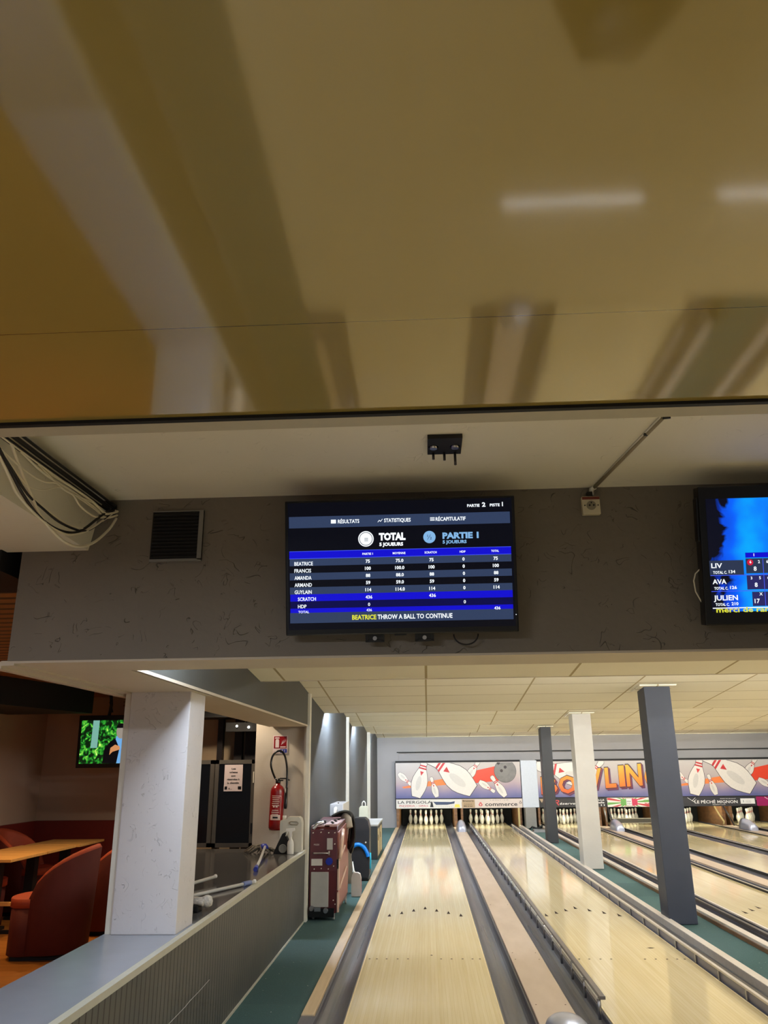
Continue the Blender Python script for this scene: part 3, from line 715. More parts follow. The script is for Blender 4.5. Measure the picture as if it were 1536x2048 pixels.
def s2(mb, W, H, to):
    mb.face([to(.01, .01), to(.36, .01), to(.36, .22), to(.01, .22)], 6)
    tt = lambda u, v: to(u, v, .004)
    text(mb, 'Brasserie', tt, .03, .165, .045, w=.3, bold=.015); text(mb, 'Licence', tt, .08, .09, .03, w=.2); text(mb, 'Midi & Soir', tt, .06, .035, .035, w=.24, bold=.02)
    text(mb, 'ô', to, .46, .05, .11, w=.11, mi=1, bold=.02); text(mb, 'commerce', to, .64, .05, .10, w=.88, bold=.015)
    text(mb, 'S A I N T - L Ô', to, .78, .19, .018, w=.5, mi=3); text(mb, 'ô', to, 1.57, .10, .09, w=.07); 
sign(.93, 2.59, 'beige sign reading ô commerce above the second lane', (214, 200, 190), s2)
def s3(mb, W, H, to):
    mb.face([to(.02, .22), to(.14, .22), to(.09, .12)], 6)
    text(mb, 'Le', to, .30, .07, .05, w=.09, mi=2, bold=.01); text(mb, 'R', to, .41, .05, .15, w=.15, mi=1, shear=.3); text(mb, 'éserve', to, .57, .07, .06, w=.42, mi=2, shear=.2, bold=.01)
    text(mb, 'Saint-Lô', to, 1.78, .16, .045, align='R', w=.32, mi=2, bold=.02); text(mb, 'la Halle', to, 1.78, .095, .045, align='R', w=.34, mi=2, bold=.02); text(mb, '- 11', to, 1.78, .03, .04, align='R', w=.22, mi=2, bold=.02)
sign(3.03, 4.87, 'black restaurant sign with a red script R above the third lane', (26, 26, 28), s3)
def s4(mb, W, H, to):
    c = (.58, .115)
    for k in range(28):
        a0 = 2*PI*k/28; a1 = a0+PI/28*1.0
        P = [c, (c[0]+2*math.cos(a0), c[1]+2*math.sin(a0)), (c[0]+2*math.cos(a1), c[1]+2*math.sin(a1))]
        P = clip_poly(P, .005, W-.005, .005, H-.005)
        if len(P) > 2: mb.face([to(p[0], p[1], .001) for p in P], 1 if k % 2 else 5)
    for k, mi in enumerate((5, 2, 7)):
        x = .36+k*.15; mb.face([to(x, .03+.01*(k == 1), .003), to(x+.15, .03+.01*(k != 1), .003), to(x+.15, .21-.01*(k != 1), .003), to(x, .21, .003)], mi)
    text(mb, 'pizza', lambda u, v: to(u, v, .005), .525, .13, .03, w=.11, mi=0, bold=.02); text(mb, '151', lambda u, v: to(u, v, .005), .535, .06, .045, w=.10, mi=0)
    text(mb, 'ristorante', lambda u, v: to(u, v, .005), .98, .15, .04, w=.42, mi=5, bold=.03)
    text(mb, 'italiano', lambda u, v: to(u, v, .005), 1.0, .06, .05, w=.40, mi=1, bold=.03)
sign(4.89, 6.42, 'white rayed sign with an Italian flag above the fourth lane', (236, 232, 222), s4)
def s5(mb, W, H, to):
    text(mb, 'RESTAURANT', to, 1.02, .178, .022, w=.42, mi=2); text(mb, 'LE PÉCHÉ MIGNON', to, .33, .075, .075, w=1.14, mi=2, bold=.015); text(mb, 'SAINT-LÔ', to, .80, .03, .024, w=.34, mi=2)
    mb.tube([to(.15, .22), to(.24, .16), to(.33, .10)], .006, 5, 2); mb.tube([to(.26, .14), to(.36, .22)], .006, 5, 2); mb.tube([to(.30, .12), to(.38, .18)], .005, 5, 2)
    mb.face([to(1.55, .055), to(1.93, .055), to(1.93, .19), to(1.55, .19)], 2)
    text(mb, 'I :::::', lambda u, v: to(u, v, .004), 1.62, .09, .06, w=.2, mi=3)
sign(6.90, 8.86, 'black sign reading LE PÉCHÉ MIGNON with a small white card', (44, 44, 48), s5)
def s6(mb, W, H, to):
    mb.tube([to(.22, .22), to(.32, .16), to(.36, .11)], .006, 5, 2); mb.tube([to(.32, .13), to(.42, .2)], .006, 5, 2)
    text(mb, 'Maison', to, .40, .07, .09, w=.62, mi=2, shear=.15, bold=.01)
sign(8.88, 10.1, 'magenta sign reading Maison, rightmost under the masking boards', (146, 26, 88), s6)

# ================================================================ TELEVISIONS
def emis(name, c, s=1.0):
    s *= .8
    if name in MATS: return MATS[name]
    m = bpy.data.materials.new(name); m.use_nodes = True; nt = m.node_tree; b = nt.nodes['Principled BSDF']
    b.inputs['Base Color'].default_value = (.004, .004, .006, 1); b.inputs['Roughness'].default_value = .25; b.inputs['Specular IOR Level'].default_value = .3
    tc = nt.nodes.new('ShaderNodeTexCoord')
    n = node(nt, 'TexNoise', {'Vector': tc.outputs['Object'], 'Scale': 300.0})
    f = node(nt, 'MapRange', {'Value': n.outputs['Fac'], 'From Min': .3, 'From Max': .7, 'To Min': .97, 'To Max': 1.03})
    nt.links.new(mixc(nt, 1.0, lin(c), f.outputs[0], 'MULTIPLY'), b.inputs['Emission Color']); b.inputs['Emission Strength'].default_value = s
    MATS[name] = m; return m
SW = emis('screen_white', (226, 232, 238), 1.35); SG = emis('screen_bar_grey', (48, 62, 92)); SB = emis('screen_blue', (14, 10, 205)); SD = emis('screen_black', (3, 4, 14)); SDB = emis('screen_dark_blue', (4, 4, 70))
SY = emis('screen_yellow', (226, 226, 60)); SLB = emis('screen_light_blue', (130, 180, 226)); SR = emis('screen_red', (206, 26, 60)); SPL = emis('screen_line_blue', (70, 90, 240)); SGR = emis('screen_row_grey', (44, 54, 78)); SVI = emis('screen_violet', (42, 40, 96))

def tv_body(t, W, H, bez=(.02, .02, .03, .02), D=.05):
    MB().box(-W/2, W/2, 0, D, 0, H, bev=.006).build('housing', M_black, t)
    MB().box(-W/2+.15, W/2-.15, D, D+.035, .08, H-.12, bev=.01).build('back_cover', M_blackmatt, t)
# TV 1: bottom edge (y=3.275, z=2.15), top (y=3.13, z=2.71)
TILT = 0.22
t = thing('television', 'wall television showing a bowling score table in blue and white', 'television', (-.091, 3.262, 2.150), (TILT, 0, 0))
W1, H1 = .978, .572
tv_body(t, W1, H1)
# the screen drawing, laid out on a 1400 x 720 grid
X0, X1_, YT, YB = 55, 1465, 100, 900
def U(X): return (X-X0-705)/1410*(.948)
def V(Y): return .030+(860-Y)/760*.53
scr = MB()
def rect(mb, xa, xb, ya, yb, d, mi): mb.face([(U(xa), -d, V(yb)), (U(xb), -d, V(yb)), (U(xb), -d, V(ya)), (U(xa), -d, V(ya))], mi)
rect(scr, 52, 1468, 98, 868, .001, 3)
rect(scr, 60, 1455, 182, 252, .002, 1); rect(scr, 60, 1455, 395, 438, .002, 2)
for k in range(5): rect(scr, 62, 1455, 440+k*43, 483+k*43, .002, 1 if k % 2 == 0 else 3)
rect(scr, 64, 1455, 655, 697, .002, 2); rect(scr, 64, 1455, 697, 740, .002, 4); rect(scr, 64, 1455, 740, 772, .002, 2); rect(scr, 62, 1455, 766, 828, .0025, 1)
rect(scr, 60, 1455, 393, 396, .0025, 5); rect(scr, 60, 1455, 437, 440, .0025, 5)
scr.build('screen', [SW, SG, SB, SD, SDB, SPL], t, normals=False)
tx = MB()
to = lambda u, v: (u, -.004, v)
def T(s, X, Y, h, al='L', bold=.02, mi=0, w=None, d=None):
    text(tx, s, to, U(X), V(Y), h/760*.53, al, bold, mi, None if w is None else w/1410*.948)
T('PARTIE', 1190, 148, 17, w=78, bold=.03); T('2', 1283, 148, 26, w=22, bold=.04); T('PISTE', 1332, 148, 17, w=62, bold=.03); T('1', 1408, 148, 26, bold=.03)
T('RÉSULTATS', 372, 228, 23, w=136, bold=.02); T('STATISTIQUES', 665, 228, 23, w=168); T('RÉCAPITULATIF', 990, 228, 23, w=188)
tx.face([(U(328), -.004, V(228)), (U(360), -.004, V(228)), (U(360), -.004, V(205)), (U(328), -.004, V(205))], 0)
for k in range(3): tx.face([(U(955), -.004, V(210+k*8)), (U(984), -.004, V(210+k*8)), (U(984), -.004, V(206+k*8)), (U(955), -.004, V(206+k*8))], 0)
zz = [(625, 226), (635, 215), (643, 222), (655, 208)]
for a, b_ in zip(zz, zz[1:]): tx.face([(U(a[0]), -.004, V(a[1]+3)), (U(b_[0]), -.004, V(b_[1]+3)), (U(b_[0]), -.004, V(b_[1]-2)), (U(a[0]), -.004, V(a[1]-2))], 0)
T('TOTAL', 630, 336, 42, w=168, bold=.06); T('5 JOUEURS', 632, 372, 20, w=150, bold=.05); T('PARTIE 1', 1030, 336, 36, w=226, bold=.05, mi=1); T('5 JOUEURS', 1030, 366, 19, w=150, bold=.04, mi=1)
def disc(X, Y, r, mi, d): tx.face([(U(X)+r*math.cos(2*PI*k/24), -d, V(Y)+r*math.sin(2*PI*k/24)) for k in range(24)], mi)
disc(548, 327, .033, 0, .004); disc(548, 327, .0285, 2, .0045); disc(548, 327, .026, 0, .005); disc(948, 325, .026, 1, .004)
for k in range(3): tx.face([(U(538), -.0055, V(325+k*8)), (U(562), -.0055, V(325+k*8)), (U(562), -.0055, V(322+k*8)), (U(538), -.0055, V(322+k*8))], 2)
text(tx, '½', lambda u, v: (u, -.005, v), U(948), V(340), .022, 'C', 0, 3)
tx.build('header_lettering', [SW, SLB, SD, SG, SY], t, normals=False); tx = MB()
for s, X, w in (('PARTIE 1', 557, 66), ('MOYENNE', 755, 80), ('SCRATCH', 953, 76), ('HDP', 1153, 36), ('TOTAL', 1355, 48)): T(s, X, 424, 13, 'C', w=w, bold=.02, mi=0)
rows = [('BEATRICE', '75', '75.0', '75', '0', '75'), ('FRANCIS', '100', '100.0', '100', '0', '100'), ('AMANDA', '88', '88.0', '88', '0', '88'), ('ARMAND', '59', '59.0', '59', '0', '59'), ('GUYLAIN', '114', '114.0', '114', '0', '114')]
for k, r in enumerate(rows):
    Y = 472+43*k
    T(r[0], 92, Y+8, 23, w=[118, 106, 108, 110, 108][k], bold=.015)
    for s, X in zip(r[1:], (557, 757, 957, 1157, 1357)): T(s, X, Y, 20, 'C', bold=.03)
T('SCRATCH', 112, 694, 22, w=114, bold=.015); T('436', 560, 688, 20, 'C', bold=.018); T('436', 957, 686, 20, 'C', bold=.018)
T('HDP', 112, 738, 22, w=54, bold=.015); T('0', 560, 732, 20, 'C', bold=.018); T('0', 1157, 728, 20, 'C', bold=.018)
T('TOTAL', 114, 768, 15, w=68, bold=.01); T('436', 560, 764, 16, 'C', bold=.01); T('436', 1357, 768, 18, 'C', bold=.018)
tx.build('score_lettering', [SW, SLB, SD, SG, SY], t, normals=False); tx = MB()
T('BEATRICE', 452, 812, 28, w=152, bold=.03, mi=4); T('THROW A BALL TO CONTINUE', 612, 812, 28, w=466, bold=.02)
tx.build('ticker_lettering', [SW, SLB, SD, SG, SY], t, normals=False)
MB().box(W1/2-.012, W1/2-.009, -.003, 0, .07, .073).build('status_light', SW, t)
for x in (-.115, .095):
    mb = MB()
    mb.box(-.04, -.028, .03, .05, -.032, .02).box(.028, .04, .03, .05, -.032, .02).box(-.04, .04, .03, .05, -.035, -.026).box(-.028, .028, .038, .05, -.03, .0)
    mb.lathe([(.008, .03), (.008, .038)], 12, (0, 0, -.018), axis='y', mi=1)
    q = mb.build('mount_bracket', [M_black, M_steel], t); q.location = (x, 0, 0)
    MB().lathe([(.009, .026), (.009, .031)], 12, (0, 0, -.018), axis='y').build('screw', M_steel, q)
MB().box(-.03, .02, .0, .03, -.006, .0).build('sensor_bump', M_black, t)
o = MB().tube([(.17+.052*math.cos(a), 3.33, 2.155+.045*math.sin(a)) for a in [PI+PI*k/14 for k in range(15)]], .0035, 6).build('cable', M_cableb, None, (.19, 3.33, 2.12)); o.location.x += .01; tag(o, 'small black cable loop hanging under the score television', 'cable')

# TV 2
def smoke_mat():
    m, nt, b, co, sp = base('screen_blue_smoke')
    n1 = node(nt, 'TexNoise', {'Vector': co, 'Scale': 5.5, 'Detail': 7, 'Distortion': 1.2}).outputs['Fac']
    n2 = node(nt, 'TexNoise', {'Vector': node(nt, 'Mapping', {'Vector': co, 'Location': (3, 1, 2)}).outputs[0], 'Scale': 4, 'Detail': 3}).outputs['Fac']
    xx = node(nt, 'MapRange', {'Value': sp.outputs['X'], 'From Min': -.50, 'From Max': -.36}).outputs[0]
    k = math_n(nt, 'MULTIPLY', xx, 1.0)
    zz = node(nt, 'MapRange', {'Value': sp.outputs['Z'], 'From Min': .10, 'From Max': .28, 'To Min': -.06, 'To Max': 0}).outputs[0]
    edge = node(nt, 'MapRange', {'Value': math_n(nt, 'ADD', math_n(nt, 'ADD', math_n(nt, 'MULTIPLY', k, .32), math_n(nt, 'MULTIPLY', n1, .8)), zz), 'From Min': .50, 'From Max': .56}).outputs[0]
    r = nt.nodes.new('ShaderNodeValToRGB'); nt.links.new(math_n(nt, 'MULTIPLY_ADD', n2, 1.0, math_n(nt, 'MULTIPLY', math_n(nt, 'SUBTRACT', xx, .5), .25)), r.inputs[0])
    cr = r.color_ramp; cr.elements[0].position = .3; cr.elements[0].color = lin((0, 40, 200)); cr.elements[1].position = .86; cr.elements[1].color = lin((0, 190, 250))
    e = cr.elements.new(.56); e.color = lin((0, 96, 248))
    c = mixc(nt, edge, lin((2, 3, 22)), r.outputs[0])
    b.inputs['Base Color'].default_value = (.004, .004, .006, 1); b.inputs['Roughness'].default_value = .25
    nt.links.new(c, b.inputs['Emission Color']); b.inputs['Emission Strength'].default_value = .8
    return m
t = thing('television', 'wall television with blue smoke picture at the right of the beam', 'television', (1.682, 3.262, 2.160), (TILT, 0, 0))
W2, H2 = 1.04, .578
tv_body(t, W2, H2, D=.06)
MB().box(-W2/2-.008, -W2/2+.02, .01, .05, H2*.60, H2*.92, bev=.006).build('side_speaker', M_black, t)
scr = MB(); def_mi = 0
px = lambda X: -W2/2+(X-95)/1031*.155*1.97     # screen grid of the zoomed picture
KX = .3042/1031
def UX(X): return -W2/2+(X-105)*.000296
def VY(Y): return H2-(Y-175)*.000323
S2 = [smoke_mat(), SGR, SVI, SPL, SW, SY, SR, SB]
scr.face([(UX(200), -.001, VY(1790)), (W2/2-.03, -.001, VY(1790)), (W2/2-.03, -.001, VY(340)), (UX(200), -.001, VY(340))], 0)
def r2(xa, xb, ya, yb, mi, d=.002): scr.face([(UX(xa), -d, VY(yb)), (UX(xb), -d, VY(yb)), (UX(xb), -d, VY(ya)), (UX(xa), -d, VY(ya))], mi)
r2(200, 668, 1138, 1325, 1); r2(700, 3300, 1120, 1310, 1); r2(700, 3300, 1335, 1515, 2); r2(760, 3300, 1545, 1725, 2); r2(700, 3300, 1045, 1110, 7)
for k in range(11): r2(930+k*232, 938+k*232, 1125, 1725, 3, .003)
for ya in (1325, 1527): r2(205, 3300, ya, ya+8, 3, .003)
r2(210, 3300, 1738, 1750, 4, .003)
scr.build('screen', S2, t, normals=False)
tx = MB(); to = lambda u, v: (u, -.004, v)
def T2(s, X, Y, h, al='L', bold=.03, mi=0, w=None): text(tx, s, to, UX(X), VY(Y), h*.000323, al, bold, mi, None if w is None else w*.000296)
T2('LIV', 222, 1232, 62, w=150, bold=.02); T2('TOTAL C.', 242, 1308, 36, w=190, bold=.02); T2('134', 458, 1302, 40, w=88, bold=.02)
T2('AVA', 228, 1437, 62, w=190, bold=.02); T2('TOTAL C.', 245, 1510, 36, w=190, bold=.02); T2('126', 462, 1504, 40, w=92, bold=.02)
T2('JULIEN', 230, 1645, 66, w=330, bold=.02); T2('TOTAL C.', 250, 1716, 36, w=190, bold=.02); T2('210', 468, 1710, 40, w=94, bold=.02)
T2('1', 815, 1092, 36, 'C'); T2('2', 1045, 1092, 36, 'C')
for k in range(2, 10): T2(str(k+1), 815+232*k, 1092, 36, 'C')
vals = [('6', '2', '8'), ('3', '5', '8'), ('', 'X', '17')]
for r_, (a, b_, c) in enumerate(vals):
    Y = 1182+r_*205
    if a: T2(a, 762, Y, 36, 'C', .02)
    T2(b_, 878, Y, 38, 'C', .02); T2(c, 820, Y+96, 56, 'C', .02)
    for k in range(1, 10):
        T2('671'[r_-1] if r_ else '6', 992+232*(k-1), Y, 38, 'C', .02); T2(str(8+r_*9+7*k), 1050+232*(k-1), Y+96, 56, 'C', .02)
tx.face([(UX(758)+.0125*math.cos(2*PI*k/20), -.0035, VY(1170)+.0125*math.sin(2*PI*k/20)) for k in range(20)], 2)
tx.build('score_lettering', [SW, SY, SR], t, normals=False); tx = MB()
T2('merci de ranger vos boules', 255, 1798, 66, w=1560, bold=.02, mi=1)
tx.build('ticker_lettering', [SW, SY, SR], t, normals=False)
pts = [(UX(112), .04, VY(1245)), (UX(60), .05, VY(1300)), (UX(32), .05, VY(1390)), (UX(50), .05, VY(1530)), (UX(120), .04, VY(1680))]
MB().tube(pts, .003, 6).build('cable', M_cablew, t)

# ================================================================ BEAM FITTINGS
t = thing('vent_grille', 'black louvred air vent in a pale frame on the beam', 'vent', (-1.110, 3.368, 2.52))
MB().box(-.118, .118, -.012, 0, 0, .228).build('backing', M_blackmatt, t)
MB().box(.098, .118, -.016, -.0, -.004, .228).box(-.118, .118, -.016, 0, -.008, .002).box(-.118, .118, -.014, 0, .226, .231).build('frame', mat('vent_frame', (126, 124, 118), .5), t)
sl = MB()
for k in range(13): sl.prism([(-.02, .012+k*.0165), (-.012, .022+k*.0165), (-.011, .021+k*.0165), (-.019, .010+k*.0165)], -.112, .096, 'x')
sl.build('slats', M_blackmatt, t)
t = thing('power_socket', 'cream wall socket on the beam at the foot of the conduit', 'socket', (.762, 3.368, 2.68))
MB().box(-.040, .040, -.028, 0, 0, .084, bev=.004).build('box', M_cream, t)
MB().box(-.038, .038, -.031, -.027, .068, .080).build('red_strip', mat('socket_brown', (116, 48, 38), .5), t)
MB().lathe([(.021, -.031), (.021, -.027)], 20, (0, 0, .040), axis='y', mi=0).lathe([(.004, -.034), (.004, -.03)], 8, (-.008, 0, .040), 1, 'y').lathe([(.004, -.034), (.004, -.03)], 8, (.010, 0, .040), 1, 'y').lathe([(.003, -.034), (.003, -.03)], 8, (0, 0, .052), 1, 'y').lathe([(.003, -.032), (.003, -.03)], 8, (-.029, 0, .040), 1, 'y').lathe([(.003, -.032), (.003, -.03)], 8, (.029, 0, .040), 1, 'y').build('socket_face', [mat('socket_grey', (140, 132, 112), .5), M_black], t)
MB().box(-.012, .012, -.02, 0, .084, .108).build('plug', M_black, t)
t = thing('cable_conduit', 'thin conduit crossing the cream ceiling to the wall socket', 'conduit', (.83, 3.0, 2.815))
MB().tube([(.05, -.39, -.008), (-.045, .345, -.008)], .008, 8).build('conduit', mat('conduit_beige', (150, 138, 112), .5), t)
MB().tube([(.045, -.39, -.004), (-.03, .2, -.004)], .006, 6).tube([(-.045, .345, -.008), (-.055, .362, -.012), (-.06, .362, -.04)], .012, 8).build('cable', M_whitetrim, t)
MB().tube([(.048, -.39, -.010), (.075, -.395, -.010)], .006, 6).build('elbow', M_black, t)
MB().tube([(.02, -.25, -.012), (.032, -.245, -.012)], .006, 6).build('clip', M_black, t)
t = thing('ceiling_bracket', 'black steel plate with bolts fixed to the cream ceiling', 'bracket', (.100, 2.80, 2.815))
MB().box(-.066, .066, -.082, .078, -.018, 0, bev=.002).build('plate', M_blackmatt, t)
for x in (-.043, .04):
    q = MB().lathe([(.014, -.026), (.014, -.018), (.02, -.018)], 14).build('bolt_head', M_steel, t); q.location = (x, .0, 0)
for x, yy, L in ((-.043, .06, .045), (.0, .06, .05), (.042, .062, .07)):
    q = MB().lathe([(.005, -L), (.005, -.018)], 8).build('bolt', M_darkmetal, t); q.location = (x, yy, 0)

CB = {'A': [(-1.42, 2.30, 2.728), (-1.452, 2.7, 2.76), (-1.454, 3.006, 2.771), (-1.427, 3.321, 2.76)],
'B': [(-1.47, 2.45, 2.751), (-1.495, 2.637, 2.754), (-1.497, 2.798, 2.745), (-1.486, 2.989, 2.749), (-1.46, 3.158, 2.736), (-1.439, 3.252, 2.712), (-1.42, 3.34, 2.75)],
'C': [(-1.476, 2.499, 2.719), (-1.478, 2.594, 2.651), (-1.475, 2.678, 2.589), (-1.471, 2.751, 2.54), (-1.466, 2.853, 2.508), (-1.458, 2.952, 2.492), (-1.449, 3.063, 2.506), (-1.438, 3.173, 2.558), (-1.426, 3.28, 2.647), (-1.419, 3.33, 2.713)],
'D': [(-1.452, 2.45, 2.625), (-1.467, 2.594, 2.575), (-1.47, 2.735, 2.535), (-1.467, 2.876, 2.527), (-1.46, 3.012, 2.552), (-1.454, 3.1, 2.598), (-1.441, 3.245, 2.71), (-1.428, 3.316, 2.746)],
'E': [(-1.46, 2.484, 2.631), (-1.473, 2.637, 2.59), (-1.476, 2.759, 2.578), (-1.471, 2.891, 2.564), (-1.46, 3.026, 2.57), (-1.452, 3.107, 2.587), (-1.442, 3.209, 2.653), (-1.428, 3.316, 2.746)],
'F': [(-1.447, 2.45, 2.592), (-1.46, 2.55, 2.556), (-1.469, 2.743, 2.529), (-1.464, 2.922, 2.524), (-1.458, 3.026, 2.55), (-1.449, 3.137, 2.604), (-1.435, 3.266, 2.698), (-1.425, 3.33, 2.751)],
'G': [(-1.458, 2.45, 2.665), (-1.476, 2.55, 2.672), (-1.487, 2.678, 2.679), (-1.491, 2.783, 2.692), (-1.491, 2.884, 2.723), (-1.484, 2.967, 2.715), (-1.458, 3.173, 2.736)],
'H': [(-1.455, 2.45, 2.647), (-1.471, 2.577, 2.614), (-1.48, 2.678, 2.628), (-1.486, 2.783, 2.659), (-1.489, 2.899, 2.712), (-1.483, 2.982, 2.72), (-1.457, 3.158, 2.709), (-1.439, 3.245, 2.691)],
'I': [(-1.498, 2.719, 2.747), (-1.489, 2.914, 2.717), (-1.48, 3.004, 2.717), (-1.471, 3.056, 2.689), (-1.46, 3.122, 2.675), (-1.448, 3.187, 2.675), (-1.433, 3.273, 2.7)],
'J': [(-1.458, 2.463, 2.645), (-1.475, 2.603, 2.624), (-1.476, 2.719, 2.588), (-1.475, 2.837, 2.579), (-1.468, 2.952, 2.574), (-1.459, 3.056, 2.585), (-1.449, 3.137, 2.604)]}
def smooth(P, n=5):
    P = [Vector(p) for p in P]; out = []
    for i in range(len(P)-1):
        p0, p1, p2, p3 = P[max(i-1, 0)], P[i], P[i+1], P[min(i+2, len(P)-1)]
        for k in range(n):
            t_ = k/n
            out.append(.5*((2*p1)+(-p0+p2)*t_+(2*p0-5*p1+4*p2-p3)*t_*t_+(-p0+3*p1-3*p2+p3)*t_**3))
    out.append(P[-1]); return out
CG = 'cables strung along the boxed bulkhead'
def cable(key, m, r, label, off=(0.03, 0, 0)):
    P = [(p[0]+off[0], p[1]+off[1], p[2]+off[2]) for p in CB[key]]
    d = Vector(P[0])-Vector(P[1]); P = [tuple(Vector(P[0])+d.normalized()*.25*(1 if key not in 'GI' else .3))]+P
    o = MB().tube(smooth(P), r, 7).build('cable', m, None, P[len(P)//2]); tag(o, label, 'cable', CG)
for k in range(5):
    cable('A', M_cableb, .006, 'taut black cable in the straight bundle along the boxed bulkhead', (.03-.011*k, 0, .010-.006*k-.006*(k % 2)))
for k in range(2):
    cable('A', M_cablew, .0035, 'taut white cable running beside the black bundle', (.02-.022*k, 0, -.002-.020*k))
cable('B', M_cablew, .006, 'straight white cable just under the black bundle')
cable('B', M_cablew, .005, 'second white cable close under the black bundle', (.03, .0, -.018))
cable('C', M_cablew, .006, 'white cable with the lowest hanging loop')
cable('D', M_cableb, .006, 'black cable in the outer hanging loop')
cable('E', M_cableb, .005, 'black cable in the inner hanging loop')
cable('F', M_cablew, .005, 'white cable following the outer black loop')
cable('G', M_cablew, .004, 'white cable sagging gently near the bundle')
cable('H', M_cablew, .003, 'thin white cable with a shallow loop near the bundle')
cable('I', M_cablew, .004, 'white cable with a short loop near the clamp')
cable('J', M_cablew, .004, 'thin white cable beside the inner black loop')
o = MB().box(-1.452, -1.405, 3.30, 3.368, 2.735, 2.79, bev=.008).build('cable_clamp', M_blackmatt, None, (-1.43, 3.33, 2.76)); tag(o, 'black clamp holding the cables at the beam', 'cable clamp')

# ================================================================ LEDGE AND COUNTER
t = thing('ledge', 'grey laminate ledge on the half wall carrying the white pillar', 'ledge', (-1.6, 3, .705))
MB().box(-.25, .215, -4, 2.15, 0, .030).build('top', M_ledge, t)
MB().box(.185, .222, -4, 6.46, .0, .0315).build('edge_strip', M_ledge_edge, t)
MB().prism([(.185, 2.15), (.185, 6.6), (-1.5, 6.6), (-.25, 2.15)], 0, .030, 'z').build('counter_top', M_counter, t)
struct('wall_counter', MB().prism([(-1.80, 5.2), (-1.42, 5.2), (-1.42, 9.6), (-3.0, 9.6)], 0, .70, 'z'), M_bulk, 'dark block under the counter', (-2, 7, 0))
# extinguisher wall
struct('wall_end', MB().box(-2.03, -1.408, 9.60, 9.75, 0, 2.6), M_ext, 'warm grey wall piece carrying the fire extinguisher', (-1.7, 9.6, 0))
# fire extinguisher
M_fire = mat('extinguisher_red', (140, 14, 18), .25, coat=.5)
t = thing('fire_extinguisher', 'red fire extinguisher with black hose hung on the warm grey wall', 'fire extinguisher', (-1.745, 9.50, .95), (0, .03, 0))
MB().lathe([(.02, -.012), (.07, -.01), (.082, .015), (.083, .05), (.083, .40), (.078, .435), (.055, .465), (.028, .48), (.026, .50)], 28).build('cylinder', M_fire, t)
lab = MB(); P_ = lambda a, z, r=.0842: (r*math.sin(a), -r*math.cos(a), z)
def patch(mb, a0, a1, z0, z1, mi, r=.0842, n=6):
    for k in range(n):
        A_, B_ = a0+(a1-a0)*k/n, a0+(a1-a0)*(k+1)/n
        mb.face([P_(A_, z0, r), P_(B_, z0, r), P_(B_, z1, r), P_(A_, z1, r)], mi)
patch(lab, -.7, .75, .10, .155, 1)
for k in range(9):
    patch(lab, -.55+.04*(k % 3), .5-.08*(k % 2), .335-.021*k-(.03 if k > 4 else 0), .343-.021*k-(.03 if k > 4 else 0), 1)
patch(lab, -.35, -.1, .235, .255, 1); patch(lab, .02, .3, .235, .255, 1); patch(lab, .72, .76, .16, .36, 1); patch(lab, -.6, .75, .355, .362, 1)
patch(lab, -.3, .4, .118, .137, 2, .0846)
lab.build('label', [M_fire, mat('label_white', (226, 200, 190), .5), M_black], t, normals=False)
MB().lathe([(.03, .495), (.03, .52), (.018, .53), (.018, .545)], 14).build('valve', M_black, t)
MB().tube([(-.03, 0, .53), (.02, 0, .548), (.09, 0, .548), (.135, 0, .53)], .008, 8).tube([(-.01, 0, .525), (.06, 0, .527)], .009, 8).build('handle', M_black, t)
MB().tube([(-.03, 0, .53), (-.038, 0, .555)], .007, 8).build('pressure_fitting', M_steel, t)
MB().tube(smooth([(-.035, 0, .545), (-.075, .01, .62), (-.10, .02, .70), (-.09, .03, .79), (-.045, .035, .845), (.01, .035, .85), (.055, .03, .80), (.085, .02, .70), (.10, 0, .60), (.105, -.01, .50), (.104, -.015, .44)]), .012, 10).build('hose', M_black, t)
MB().lathe([(.015, .22), (.018, .24), (.016, .45)], 12, (.104, -.015, 0)).build('nozzle', M_black, t)
# sign above
t = thing('safety_sign', 'small red fire extinguisher sign on the warm grey wall', 'sign', (-1.735, 9.592, 1.775))
MB().box(-.088, .088, 0, .006, 0, .205).build('panel', mat('sign_white', (224, 206, 206), .4), t)
mb = MB(); to_ = lambda u, v: (u, -.002, v)
mb.face([(-.076, -.001, .058), (.076, -.001, .058), (.076, -.001, .196), (-.076, -.001, .196)], 0)
mb.face([to_(-.058, .068), to_(-.015, .068), to_(-.015, .15), to_(-.022, .165), to_(-.05, .165), to_(-.058, .15)], 1)
mb.face([to_(-.066, .17), to_(-.01, .172), to_(-.012, .183), to_(-.06, .186)], 1); mb.face([to_(0, .068), to_(.066, .068), to_(.066, .08), to_(0, .08)], 1)
for k in range(3): mb.face([to_(.01+.018*k, .095+.01*k), to_(.03+.016*k, .118+.012*k), to_(.026+.016*k, .15+.01*k), to_(.02+.018*k, .122+.01*k)], 1)
mb.face([to_(.0, .008), to_(.08, .008), to_(.08, .05), to_(.0, .05)], 2); mb.face([to_(-.05, .018), to_(-.02, .012), to_(-.03, .026), to_(-.055, .03)], 3)
text(mb, '7', lambda u, v: (u, -.004, v), .02, .016, .026, mi=1, bold=.03); text(mb, '?', lambda u, v: (u, -.004, v), .05, .016, .026, mi=1, bold=.03)
mb.build('pictogram', [M_fire, mat('picto_white', (230, 214, 214), .4), mat('picto_blue', (30, 52, 150), .4), M_black], t, normals=False)

